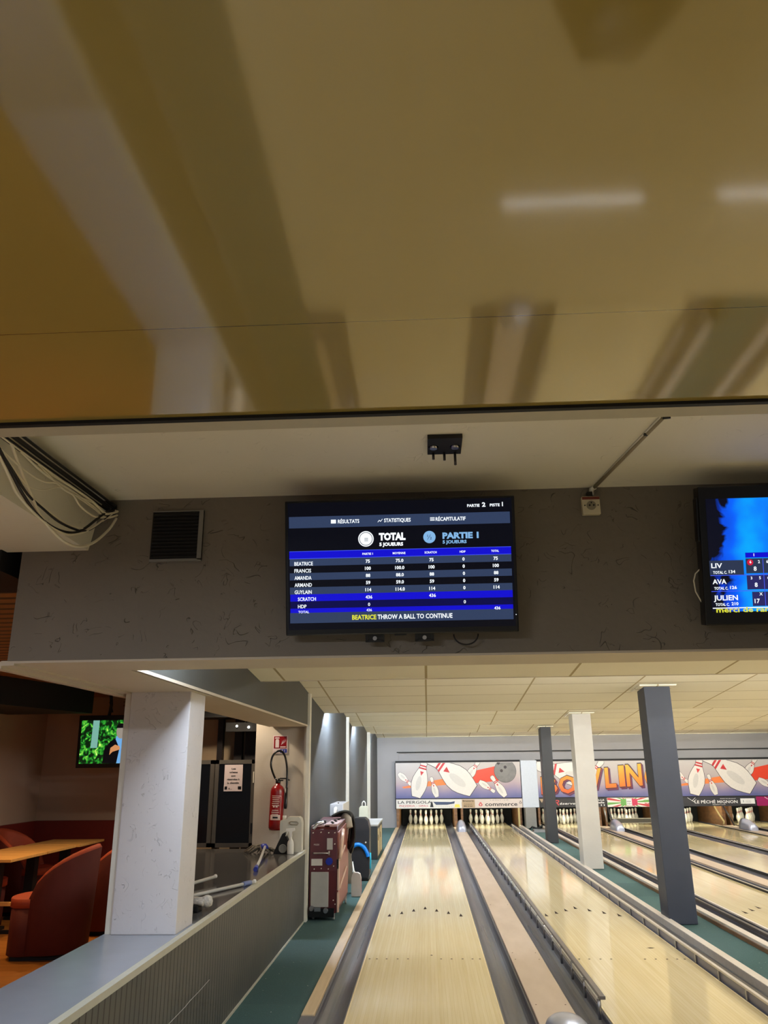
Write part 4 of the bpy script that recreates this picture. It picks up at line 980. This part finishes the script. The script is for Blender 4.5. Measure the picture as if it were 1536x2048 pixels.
# items on the counter
M_jer = mat('milky_plastic', (206, 202, 188), .4)
t = thing('jerrycan', 'milky white jerrycan standing at the end of the ledge', 'jerrycan', (-1.515, 9.25, .736))
mb = MB()
mb.prism([(-.115, 0), (.115, 0), (.12, .02), (.12, .30), (.105, .345), (.085, .36), (-.03, .36), (-.05, .335), (-.115, .325), (-.12, .30), (-.12, .02)], -.075, .075, 'y')
mb.build('body', M_jer, t)
MB().lathe([(.022, .325), (.022, .37), (.02, .372)], 14, (-.085, 0, 0)).build('cap', M_white, t)
MB().tube([(-.02, -.078, .30), (.0, -.08, .315), (.07, -.08, .312), (.085, -.078, .295), (.07, -.08, .28), (0, -.08, .285), (-.02, -.078, .30)], .007, 8).build('handle', mat('milky_shadow', (150, 144, 128), .5), t)
t = thing('spray_bottle', 'white trigger spray bottle in front of the jerrycan', 'spray bottle', (-1.48, 8.98, .736))
MB().lathe([(.034, 0), (.036, .01), (.036, .10), (.032, .125), (.016, .15), (.013, .175)], 18).build('bottle', M_white, t)
MB().box(-.014, .014, -.014, .014, .175, .20).prism([(-.055, .235), (-.05, .255), (.04, .262), (.045, .235), (.012, .225), (.012, .195), (-.012, .195), (-.02, .23)], -.012, .012, 'y').tube([(-.03, 0, .23), (-.045, 0, .205), (-.055, 0, .18)], .005, 6).build('trigger_head', mat('spray_white', (232, 230, 224), .35), t)
t = thing('dustpan', 'black wedge shaped dustpan leaning beside the spray bottle', 'dustpan', (-1.60, 9.05, .736))
MB().prism([(-.075, .0), (-.03, .10), (.02, .20), (.045, .215), (.09, .12), (.095, .0)], -.03, .05, 'y').build('pan', M_blackmatt, t)
MB().lathe([(.042, -.04), (.045, -.05), (.036, -.055), (.034, -.045)], 18, (.035, -.02, .055), axis='y').build('cup_rim', mat('dustpan_grey', (120, 118, 110), .4), t)
# mop 1
M_mop = mat('mop_fibres', (112, 104, 92), .95, var=.35, vscale=60, bump=.8, bscale=90)
M_blue = mat('mop_blue', (44, 58, 160), .35)
M_pole = mat('mop_pole_white', (206, 206, 204), .3)
t = thing('mop', 'mop with grey fibres and blue socket lying on the counter by the dustpan', 'mop', (-1.82, 9.1, .736))
mb = MB()
for k in range(34):
    a = random.uniform(0, 2*PI); L = random.uniform(.10, .19); c = (random.uniform(-.03, .03), random.uniform(-.02, .02))
    mb.tube([(c[0], c[1], .05+random.uniform(0, .03)), (c[0]+.5*L*math.cos(a), c[1]+.5*L*math.sin(a), .055+random.uniform(-.01, .02)), (c[0]+L*math.cos(a)*1.15, c[1]+L*math.sin(a)*.8, .012)], [.014, .013, .006], 6)
mb.build('mop_head', M_mop, t)
MB().lathe([(.05, .05), (.045, .075), (.025, .10)], 14, (.04, -.05, 0)).build('socket', M_blue, t)
MB().tube([(.06, -.10, .075), (.18, -.95, .03), (.245, -1.42, .017)], .013, 10).build('pole', M_pole, t)
MB().tube([(.235, -1.36, .019), (.262, -1.54, .017)], .02, 10).build('end_grip', M_blue, t)
def mop_pole(name, lab, a, b_, grip):
    a, b_ = Vector(a), Vector(b_); t = thing(name, lab, 'mop', a)
    d = b_-a
    MB().tube([(0, 0, 0), d], .0125, 10).build('pole', M_pole, t)
    if grip:
        for f0, f1, m_, r in ((.36, .40, mat('grip_pale_blue', (120, 134, 180), .4), .018), (.90, .965, mat('grip_pale_blue', (120, 134, 180), .4), .018)):
            MB().tube([d*f0, d*f1], r, 10).build('grip', m_, t)
    MB().lathe([(.0, -.012), (.014, -.008), (.017, .004), (.010, .016), (0, .018)], 12, tuple(d)).build('end_cap', mat('cap_white', (230, 230, 228), .4), t)
mop_pole('mop', 'white mop handle with blue rings pointing along the counter', (-2.02, 5.35, .752), (-1.405, 6.80, .752), True)
mop_pole('mop', 'shorter plain white mop handle behind the blue-ringed one', (-2.05, 5.9, .752), (-1.745, 6.88, .78), False)
t = thing('cleaning_cloth', 'crumpled pale floor cloth on a black base by the white pillar', 'cloth', (-1.56, 5.55, .736))
mb = MB()
for k in range(9):
    a = k*.7; mb.tube([(-.12+.01*k, .02*math.sin(a), .05+.01*math.sin(a*2)), (0, .02*math.sin(a+1), .065+.012*math.sin(a)), (.09, .03*math.sin(a+2), .06+.01*math.cos(a))], .016, 6)
mb.lathe([(.012, .02), (.035, .035), (.04, .06), (.03, .085), (.01, .095)], 12, (.1, .02, 0))
mb.build('cloth', mat('cloth_pale', (196, 190, 180), .9, var=.3, vscale=40, bump=.6, bscale=60), t)
MB().box(-.13, .06, -.05, .07, 0, .045, bev=.01).build('base', M_blackmatt, t)

# framed boards behind the counter
M_frame = mat('board_frame_grey', (84, 80, 74), .45)
def framed(x0, x1, y, z0, z1, lab, hinge=True):
    t = thing('notice_cabinet', lab, 'display cabinet', ((x0+x1)/2, y, z0)); w = (x1-x0)/2; h = z1-z0
    MB().box(-w, -w+.045, 0, .04, 0, h).box(w-.05, w, 0, .04, 0, h).box(-w, w, 0, .04, h-.045, h).box(-w, w, 0, .04, 0, .045).build('frame', M_frame, t)
    MB().box(-w+.04, w-.045, .012, .03, .04, h-.04).build('glass', mat('smoked_glass', (7, 7, 9), .18), t)
    if hinge:
        MB().box(w-.028, w-.016, -.008, 0, h*.73, h*.86).build('handle', M_whitetrim, t)
        MB().box(w-.035, w-.015, -.008, 0, h*.15, h*.27).build('hinge', M_black, t)
framed(-2.535, -2.045, 9.72, .74, 1.71, 'dark glazed notice cabinet with a paper notice, next to the extinguisher wall')
framed(-3.05, -2.55, 9.74, .74, 1.71, 'dark glazed cabinet half hidden behind the white pillar', False)
t = thing('paper_notice', 'white paper notice taped on the dark cabinet', 'notice', (-2.31, 9.722, 1.355))
MB().box(-.110, .110, -.003, 0, 0, .30).build('sheet', mat('paper', (216, 200, 200), .7), t)
mb = MB(); to_ = lambda u, v: (u, -.0045, v)
for k, (s, w) in enumerate((('Les', .05), ('toilettes', .10), ('sont', .05), ('réservées à', .15), ('la clientèle', .14))): text(mb, s, to_, 0, .245-.040*k, .02, 'C', .03, 0, w)
mb.face([to_(-.1, .02), to_(-.07, .02), to_(-.07, .055), to_(-.1, .055)], 0); mb.face([to_(.06, .02), to_(.1, .02), to_(.1, .055), to_(.06, .055)], 0); text(mb, 'A ...', to_, -.055, .022, .02, 'L', .02, 0)
mb.build('lettering', M_black, t, normals=False)
# striped back wall
struct('wall_back', MB().box(-5.4, -1.44, 11.25, 11.4, 0, 2.9), M_rest_wall, 'brownish back wall of the restaurant', (-3, 11.3, 0))
for x, hw, lab in ((-2.67, .035, 'thin dark vertical post, left of the two above the cabinets'), (-2.43, .05, 'dark vertical post in the middle above the notice cabinet'), (-2.25, .09, 'broad dark panel beside the extinguisher wall')):
    o = MB().box(x-hw, x+hw, 10.4, 10.5, 0, 2.60).build('wood_post', mat('dark_post', (26, 18, 18), .5), None, (x, 10.45, 0)); tag(o, lab, 'post', 'dark vertical posts behind the cabinets')
struct('wall_screen', MB().box(-3.1, -1.9, 10.5, 10.56, 0, 2.6), mat('partition_beige', (170, 150, 122), .6), 'beige partition behind the dark posts', (-2.5, 10.5, 0))
struct('beam_black', MB().box(-2.50, -2.02, 10.0, 10.1, 2.05, 2.16).box(-3.2, -1.9, 9.9, 10.39, 2.22, 2.6), M_blackmatt, 'dark lintel above the dark posts', (-2.3, 10, 2.1))
struct('ceiling_low', MB().box(-5.4, -1.84, 3.8, 11.25, 2.60, 2.66), M_slat, 'slatted wooden ceiling of the restaurant', (-3.6, 7, 2.6))
struct('ceiling_left', MB().box(-7, -1.9, 2.2, 3.9, 2.95, 3.0), mat('orange_brown_ceiling', (150, 96, 56), .6), 'orange-brown ceiling at the far left', (-4, 3, 2.95))
struct('wall_restaurant_left', MB().box(-5.5, -5.4, 2, 11.3, 0, 3.0), M_rest_wall, 'beige left wall of the restaurant', (-5.4, 7, 0))
struct('beam_duct', MB().prism([(-4.62, 8.36), (-4.27, 10.1), (-5.38, 10.1), (-5.38, 8.36)], 2.30, 2.60, 'z'), M_blackmatt, 'black boxed duct above the restaurant tables', (-4.6, 9, 2.3))
struct('beam_duct', MB().box(-4.2, -1.9, 3.32, 3.78, 2.48, 2.96), M_blackmatt, 'black duct end left of the beam', (-3, 3.5, 2.5))
# downlights
for i, (x, y) in enumerate(((-4.07, 7.90), (-4.02, 8.85))):
    t = thing('ceiling_spotlight', ['nearer', 'farther'][i]+' small round spotlight in the slatted wooden ceiling', 'spotlight', (x, y, 2.6), group='restaurant ceiling spotlights')
    MB().lathe([(.045, -.012), (.045, 0), (.03, 0)], 16).build('rim', M_darkmetal, t)
    MB().lathe([(.028, -.016), (.028, -.010)], 14).build('lens', emis('spot_glow', (255, 246, 226), 14), t)
    spot_warm((x, y, 2.57), 55, 1.7)
for x, y, p in ((-4.6, 9.6, 15), (-3.4, 9.4, 9), (-4.4, 6.4, 18), (-3.2, 6.4, 9)): spot_warm((x, y, 2.58), p)
spot_warm((-2.4, 9.3, 2.57), 50, 2.6, (1, .82, .6)); spot_warm((-2.4, 7.4, 2.57), 12, 2.6, (1, .82, .6))  # spots without fixtures, added to brighten the partition and counter
for i, (x, z, e) in enumerate(((-2.21, 2.10, 8), (-2.36, 2.115, 3))):
    t = thing('ceiling_spotlight', ['brighter', 'dimmer'][i]+' small spotlight on the dark lintel above the cabinets', 'spotlight', (x, 9.98, z))
    MB().lathe([(.004, -.008), (.013, -.006), (.015, .006), (.01, .02)], 14, axis='y').build('lamp', emis('spot_glow_%d' % i, (255, 250, 240), e), t)

# ================================================================ RESTAURANT FURNITURE
struct('wall_banquette', MB().box(-5.38, -3.2, 11.17, 11.25, 0, .955), M_rest_red, 'dark red panelling along the foot of the restaurant back wall', (-4.5, 11.2, 0))
struct('wall_banquette_left', MB().box(-5.40, -5.36, 4, 11.2, 0, .955), M_rest_red, 'dark red panelling along the foot of the restaurant left wall', (-5.37, 8, 0))
def table(y0, y1, label, dx=0):
    t = thing('dining_table', label, 'table', (-4.61+dx, (y0+y1)/2, 0), group='oak restaurant tables in a row')
    h = (y1-y0)/2
    MB().box(-.34, .34, -h+.008, h-.008, .722, .75, bev=.003).build('table_top', M_table, t)
    MB().box(-.05, .05, -.05, .05, .03, .722).build('column', M_blackmatt, t)
    MB().box(-.25, .25, -.03, .03, 0, .03).box(-.03, .03, -.25, .25, 0, .03).build('foot', M_blackmatt, t)
table(8.46, 9.28, 'oak restaurant table, nearest of the three'); table(9.28, 10.03, 'middle oak restaurant table of the row', .0); table(10.05, 10.83, 'oak restaurant table against the back wall', .03)
o = MB().box(-5.3, -4.25, 8.6, 8.68, .30, .33).build('foot_rail', M_table, None, (-4.6, 8.6, .3)); tag(o, 'pale wooden rail low under the nearest oak table', 'rail')
def tub_chair(x, y, rz, label, s=1.0):
    t = thing('tub_chair', label, 'armchair', (x, y, 0), (0, 0, rz), 'rust velvet tub chairs at the tables')
    # seat faces local -x ; shell wraps around the back (+x)
    mb = MB(); n = 18; R1, R0 = .31, .25
    prof = []
    for k in range(n+1):
        a = -PI*.70+1.40*PI*k/n
        f = math.cos(a*.72)                      # 1 at the back, lower at the arms
        top = .50+.44*max(0, math.cos(a*.71))**.62
        prof.append((a, top))
    rings = []
    for a, top in prof:
        c, s_ = math.cos(a), math.sin(a); sl_ = .05*max(0, c)
        rings.append([mb.bm.verts.new(p) for p in ((R1*c, R1*s_, .05), ((R1+sl_*.5)*c, R1*s_, .5), ((R1+sl_)*c, R1*s_, top-.03), ((R1+sl_-.02)*c, (R1-.02)*s_, top), ((R0+sl_+.02)*c, (R0+.02)*s_, top), ((R0+sl_)*c, R0*s_, top-.04), (R0*c, R0*s_, .45), (R0*c, R0*s_, .05))])
    for A_, B_ in zip(rings, rings[1:]):
        for k in range(8):
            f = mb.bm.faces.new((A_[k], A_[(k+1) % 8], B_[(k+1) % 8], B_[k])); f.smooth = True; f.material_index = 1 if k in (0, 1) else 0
    mb.bm.faces.new(rings[0][::-1]); mb.bm.faces.new(rings[-1])
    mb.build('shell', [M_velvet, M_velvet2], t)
    m2 = MB()
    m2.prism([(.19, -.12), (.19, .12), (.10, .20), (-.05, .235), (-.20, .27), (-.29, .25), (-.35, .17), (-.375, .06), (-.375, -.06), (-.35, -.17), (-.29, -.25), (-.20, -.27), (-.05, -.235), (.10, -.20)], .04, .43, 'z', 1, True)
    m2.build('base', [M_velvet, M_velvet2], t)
    sc_ = MB().prism([(.19, -.12), (.19, .12), (.10, .20), (-.05, .235), (-.20, .275), (-.295, .255), (-.36, .175), (-.39, .06), (-.39, -.06), (-.36, -.175), (-.295, -.255), (-.20, -.275), (-.05, -.235), (.10, -.20)], .43, .505, 'z', 0, True)
    sc_.build('seat_cushion', M_velvet, t)
    MB().box(-.30, .25, -.22, .22, 0, .05).build('plinth', M_blackmatt, t)
    return t
tub_chair(-3.50, 7.92, .12, 'rust velvet tub chair nearest to the ledge, seat turned to the tables')
tub_chair(-3.42, 9.0, .08, 'rust velvet tub chair partly hidden behind the nearest one')
tub_chair(-4.97, 8.95, PI, 'rust velvet tub chair on the far side of the nearest table')
tub_chair(-4.97, 10.1, PI, 'rust velvet tub chair on the far side near the corner')
# restaurant TV
def foliage_mat():
    m, nt, b, co, sp = base('screen_foliage')
    v = node(nt, 'TexVoronoi', {'Vector': node(nt, 'Mapping', {'Vector': co, 'Scale': (1, 1, .7), 'Rotation': (0, .5, 0)}).outputs[0], 'Scale': 22, 'Randomness': 1})
    n = node(nt, 'TexNoise', {'Vector': co, 'Scale': 14, 'Detail': 4, 'Distortion': 1}).outputs['Fac']
    r = nt.nodes.new('ShaderNodeValToRGB'); nt.links.new(math_n(nt, 'MULTIPLY_ADD', n, 1.1, math_n(nt, 'MULTIPLY', v.outputs['Distance'], -.25)), r.inputs[0])
    cr = r.color_ramp; cr.elements[0].position = .36; cr.elements[0].color = lin((6, 28, 10)); cr.elements[1].position = .72; cr.elements[1].color = lin((220, 250, 130))
    e = cr.elements.new(.48); e.color = lin((30, 140, 40)); e = cr.elements.new(.58); e.color = lin((110, 200, 60))
    b.inputs['Base Color'].default_value = (.004, .004, .004, 1); nt.links.new(r.outputs[0], b.inputs['Emission Color']); b.inputs['Emission Strength'].default_value = .9
    return m
t = thing('television', 'restaurant television showing a person in a dark jacket among leaves', 'television', (-4.05, 10.5, 1.635), (.06, 0, 0))
MB().box(-.54, .54, 0, .07, 0, .665, bev=.006).build('housing', M_black, t)
MB().face([(-.50, -.001, .055), (.50, -.001, .055), (.50, -.001, .60), (-.50, -.001, .60)]).build('screen', foliage_mat(), t, normals=False)
mb = MB(); P2 = lambda l, d, mi: mb.face([(u, -d, v) for u, v in l], mi)
P2([(-.36, .25), (-.27, .25), (-.26, .60), (-.345, .60)], .002, 4)
P2([(-.19, .056), (-.17, .24), (-.10, .33), (-.02, .38), (.02, .40), (.12, .40), (.20, .34), (.28, .20), (.30, .056)], .003, 0)
P2([(.0, .056), (.03, .24), (-.03, .36), (-.02, .40), (.10, .40), (.12, .30), (.10, .056)], .004, 1)
P2([(.0+.065*math.cos(2*PI*k/20)+.04, .455+.09*math.sin(2*PI*k/20)) for k in range(20)], .005, 2)
P2([(-.06, .20), (-.10, .16), (-.09, .25), (-.03, .29), (.03, .27), (.04, .23)], .006, 3)
P2([(.04+.07*math.cos(PI*k/12), .50+.06*math.sin(PI*k/12)) for k in range(13)], .0065, 0)
mb.build('picture_figure', [emis('pic_dark', (8, 8, 12)), emis('pic_blue', (110, 170, 225)), emis('pic_grey', (150, 140, 128)), emis('pic_skin', (206, 140, 90)), emis('pic_trunk', (120, 175, 160))], t, normals=False)
MB().tube([(-.16, .05, .66), (-.14, .05, .80), (-.16, .05, .99)], .022, 8).tube([(-.12, .05, .70), (-.16, .05, .84)], .012, 6).build('ceiling_mount', M_blackmatt, t)
o = MB().box(-4.05, -3.92, 10.6, 10.75, 2.42, 2.58).box(-4.06, -3.9, 10.59, 10.6, 2.42, 2.44).box(-4.06, -3.9, 10.59, 10.6, 2.47, 2.49).box(-4.06, -3.9, 10.59, 10.6, 2.52, 2.54).build('wall_vent', mat('vent_gold', (120, 90, 40), .4), None, (-4, 10.6, 2.42)); tag(o, 'small slatted vent beside the restaurant television', 'vent')

# ================================================================ THINGS ON THE LEFT CARPET
M_mred = mat('machine_dark_red', (76, 16, 22), .4, var=.06)
M_mpink = mat('machine_pink_red', (142, 84, 74), .4, var=.06)
t = thing('lane_machine', 'dark red lane cleaning machine on castors against the half wall', 'lane machine', (-1.205, 10.2, 0))
body = MB()
body.prism([(-.60, .07), (-.60, .50), (-.57, .93), (-.52, .96), (.62, 1.0), (.66, .80), (.62, .5), (.60, .07)], -.155, .155, 'x')
body.build('body', M_mred, t)
MB().prism([(-.42, .12), (-.58, .30), (-.50, .62), (-.55, .90), (.60, .95), (.60, .60), (.66, .42), (.55, .12)], .155, .168, 'x').build('side_panel', M_mpink, t)
MB().box(-.15, .06, -.52, .1, .955, .972).box(.0, .145, -.52, .5, .96, .985).build('top_plate', mat('machine_top', (196, 160, 156), .35), t)
kn = MB()
for k in range(5): kn.lathe([(.016, .975), (.016, .999)], 10, (.085-.03*(k % 2), -.4+.16*k, 0))
kn.build('knobs', M_black, t)
MB().box(-.135, .065, -.615, -.598, .13, .49, bev=.006).build('cover_plate', mat('plate_grey', (168, 166, 160), .4), t)
MB().box(.04, .105, -.592, -.575, .72, .84).build('name_plate', mat('plate_grey2', (176, 172, 168), .4), t)
MB().box(-.135, -.01, -.602, -.590, .555, .625).build('label_plate', mat('plate_white', (206, 200, 192), .5), t)
MB().lathe([(.04, -.62), (.04, -.59)], 12, (.07, 0, .60), axis='y').build('power_inlet', mat('inlet_blue', (24, 44, 150), .3), t)
MB().tube([(-.11, -.60, .685), (-.10, -.635, .688), (.06, -.635, .688), (.07, -.60, .70)], .010, 8).tube([(.07, -.635, .665), (.07, -.635, .71)], .009, 8).build('front_handle', M_steel, t)
mb = MB()
text(mb, 'MODE', lambda u, v: (u, -.586, v), -.11, .765, .018, w=.06)
for x, z in ((-.12, .90), (-.03, .905), (.06, .90), (.13, .90), (.13, .78), (.12, .55), (.06, .52), (-.02, .525), (-.10, .52), (.12, .20), (.14, .16)):
    mb.lathe([(.006, -.612), (.006, -.58)], 8, (x, 0, z), axis='y')
mb.build('screws', M_whitetrim, t, normals=False)
MB().tube([(-.13, -.56, .93), (-.09, -.50, .985), (-.02, -.45, 1.0)], .022, 8).build('front_grip', M_steel, t)
MB().box(-.10, -.02, -.25, -.15, .97, 1.01).build('top_latch', M_black, t)
sp_ = MB()
sp_.tube([(.185, -.2, .90), (.20, -.42, .84), (.195, -.54, .70), (.185, -.56, .62)], .020, 8)
sp_.box(.165, .182, -.60, -.55, .30, .60).box(.165, .182, -.62, -.57, .08, .28).tube([(.172, -.48, .60), (.174, .1, .70)], .014, 8).tube([(.172, -.5, .30), (.174, .3, .44)], .014, 8)
sp_.build('side_bars', mat('bar_pale', (206, 176, 156), .35), t)
MB().box(.155, .175, -.60, -.54, .52, .62).build('side_latch', M_black, t)
MB().box(-.15, .13, -.62, -.45, .03, .12).build('chassis', M_black, t)
MB().lathe([(.022, -.665), (.028, -.62)], 10, (-.12, 0, .12), axis='y').lathe([(.025, -.665), (.03, -.62)], 10, (.04, 0, .10), axis='y').box(-.09, -.02, -.635, -.62, .09, .13).build('fittings', M_steel, t)
for x, y in ((-.11, -.55), (.12, -.57), (-.11, .5), (.15, .48)):
    q = MB().lathe([(.036, -.012), (.038, 0), (.036, .012)], 14, (0, 0, .038), axis='x').box(-.018, .018, -.01, .02, .05, .08, 1).build('castor', [mat('castor_grey', (150, 148, 142), .4), M_steel], t); q.location = (x, y, 0)
    MB().lathe([(.012, -.016), (.012, .016)], 10, (0, 0, .038), axis='x').build('hub', M_steel, q)
t = thing('hose', 'coiled black hose hanging over the back of the red machine', 'hose', (-1.02, 10.6, 1.0))
mb = MB()
for k in range(6):
    f = k*.020
    mb.tube(smooth([(-.20+f, -.05+f, .02), (-.08, .0+f, .075-f*.5), (.04, .05, .05-f*.8), (.075-f*.5, .06+f, -.08), (.07-f*.5, .08, -.28-f), (.03-f, .1+f, -.42+f*2), (.0, .12, -.30), (.02, .1, -.1)]), .015, 7)
mb.build('coil', M_black, t)
MB().tube([(-.05, .06, .02), (-.01, .02, -.02), (.01, 0, -.12)], .055, 12).build('drum', mat('hose_drum', (176, 168, 156), .4), t)
t = thing('handle_board', 'pale grey trolley frame leaning behind the red machine', 'trolley', (-1.09, 11.5, 0))
MB().prism([(-.055, .12), (.075, .12), (.03, .45), (.06, .75), (.05, .93), (-.01, .95), (-.05, .60)], -.02, .02, 'y').build('plate', mat('trolley_plate', (158, 152, 138), .45), t)
MB().tube([(-.06, -.03, .1), (-.06, -.03, .9)], .014, 8).tube([(-.02, -.04, .80), (.0, -.06, .93), (.06, -.04, .96)], .013, 8).build('tube_frame', M_steel, t)
MB().lathe([(.04, -.02), (.04, .02)], 14, (-.04, 0, .04), axis='x').build('wheel', M_black, t)
# cleaning bottle on the floor
t = thing('cleaner_bottle', 'white bottle with a long spout standing on the green carpet', 'bottle', (-.970, 11.27, 0))
MB().prism([(-.062, 0), (.062, 0), (.064, .02), (.064, .22), (.05, .27), (.02, .285), (-.02, .285), (-.05, .27), (-.064, .22), (-.064, .02)], -.04, .04, 'y').build('body', mat('bottle_white', (214, 204, 198), .4), t)
MB().lathe([(.02, .283), (.02, .30), (.012, .305), (.006, .42)], 12).xf(Matrix.Rotation(-.12, 4, 'Y')).build('spout', M_white, t)
MB().box(.05, .066, -.03, .03, .05, .2).build('label', mat('bottle_label', (196, 130, 140), .5), t)
# black / blue vacuum case
t = thing('trolley_case', 'black upright case with a bright blue arc behind the machine', 'case', (-1.04, 12.85, 0))
MB().prism([(-.15, .04), (.13, .04), (.14, .10), (.145, .72), (.12, .83), (.07, .87), (-.08, .87), (-.14, .82), (-.16, .70)], -.17, .17, 'y').build('shell', mat('case_black', (34, 34, 38), .4, var=.05), t)
MB().tube(smooth([(-.16, -.176, .38), (-.11, -.18, .47), (-.02, -.182, .50), (.06, -.18, .46), (.11, -.176, .38), (.125, -.176, .33)]), .03, 8).build('blue_arc', mat('arc_blue', (10, 120, 214), .3), t)
MB().tube([(.155, -.12, .38), (.158, -.14, .28), (.155, -.15, .16)], .012, 8).build('blue_edge', mat('edge_cyan', (40, 190, 226), .3), t)
MB().box(-.12, .12, -.15, .15, 0, .04).build('base', M_black, t)
MB().lathe([(.012, -.186), (.012, -.17)], 10, (.09, 0, .53), axis='y').build('rivet', M_whitetrim, t)
# dispenser
t = thing('wall_unit', 'grey box with a white spout fixed to the charcoal side wall', 'wall unit', (-1.40, 11.85, .55))
MB().box(0, .185, 0, .9, .40, .56, bev=.006).box(0, .185, .25, .9, .0, .42).build('box', mat('unit_grey', (186, 186, 188), .4), t)
MB().prism([(-.002, .395), (.9, .395), (.9, .57), (-.002, .56)], .183, .19, 'x').build('side_panel', M_white, t)  # white sheet paints the lit side of the grey box
MB().tube([(.085, -.01, .50), (.085, -.06, .50), (.08, -.075, .46), (.095, -.08, .37)], .026, 12).build('spout', M_white, t)
MB().lathe([(.012, .56), (.012, .572)], 10, (.1, .2, 0)).build('knob', M_black, t)
# bench cabinet
t = thing('low_cabinet', 'low dark cabinet with a pale grey top near the pin end', 'cabinet', (-1.15, 16.3, 0))
MB().box(-.22, .20, -.78, .9, 0, .56).build('body', mat('cabinet_dark', (48, 54, 56), .5), t)
MB().box(-.24, .215, -.80, .95, .56, .59, bev=.004).build('top', mat('cabinet_top', (176, 176, 172), .4), t)
for y in (-.62, .10):
    q = MB().box(.20, .206, 0, .5, .04, .50).build('door', mat('door_cream', (206, 188, 146), .5), t); q.location = (0, y, 0)
    MB().box(.206, .212, .02, .04, .30, .40).build('handle', M_black, q)
t = thing('jug', 'white plastic jug with a loop handle on the low cabinet', 'jug', (-1.235, 16.0, .59))
MB().prism([(-.085, 0), (.085, 0), (.09, .02), (.085, .27), (.06, .30), (-.06, .30), (-.085, .27), (-.09, .02)], -.06, .06, 'y').build('body', mat('jug_cream', (212, 212, 190), .45), t)
MB().tube(smooth([(-.03, 0, .29), (-.03, 0, .35), (0, 0, .385), (.03, 0, .35), (.03, 0, .29)]), .010, 8).build('handle', M_white, t)

# ================================================================ BALL RETURN ON THE APPROACH (seen mirrored in the mustard panel)
t = thing('ball_return', 'dark ball return unit on the approach, mirrored in the mustard panel', 'ball return', (.88, 2.35, 0))
MB().box(-.22, .22, -.75, .30, 0, .42, bev=.03).build('pedestal', mat('return_dark', (44, 36, 30), .4), t)
MB().prism([(-.28, -.72), (.28, -.72), (.30, .05), (.12, .38), (-.12, .38), (-.30, .05)], .42, .62, 'z').build('tray', mat('return_brown', (58, 46, 36), .35), t)
MB().lathe([(.11, .62), (.12, .66), (.10, .72), (.04, .76)], 18, (0, .18, 0)).build('lift_hood', mat('return_hood', (120, 112, 100), .4), t)
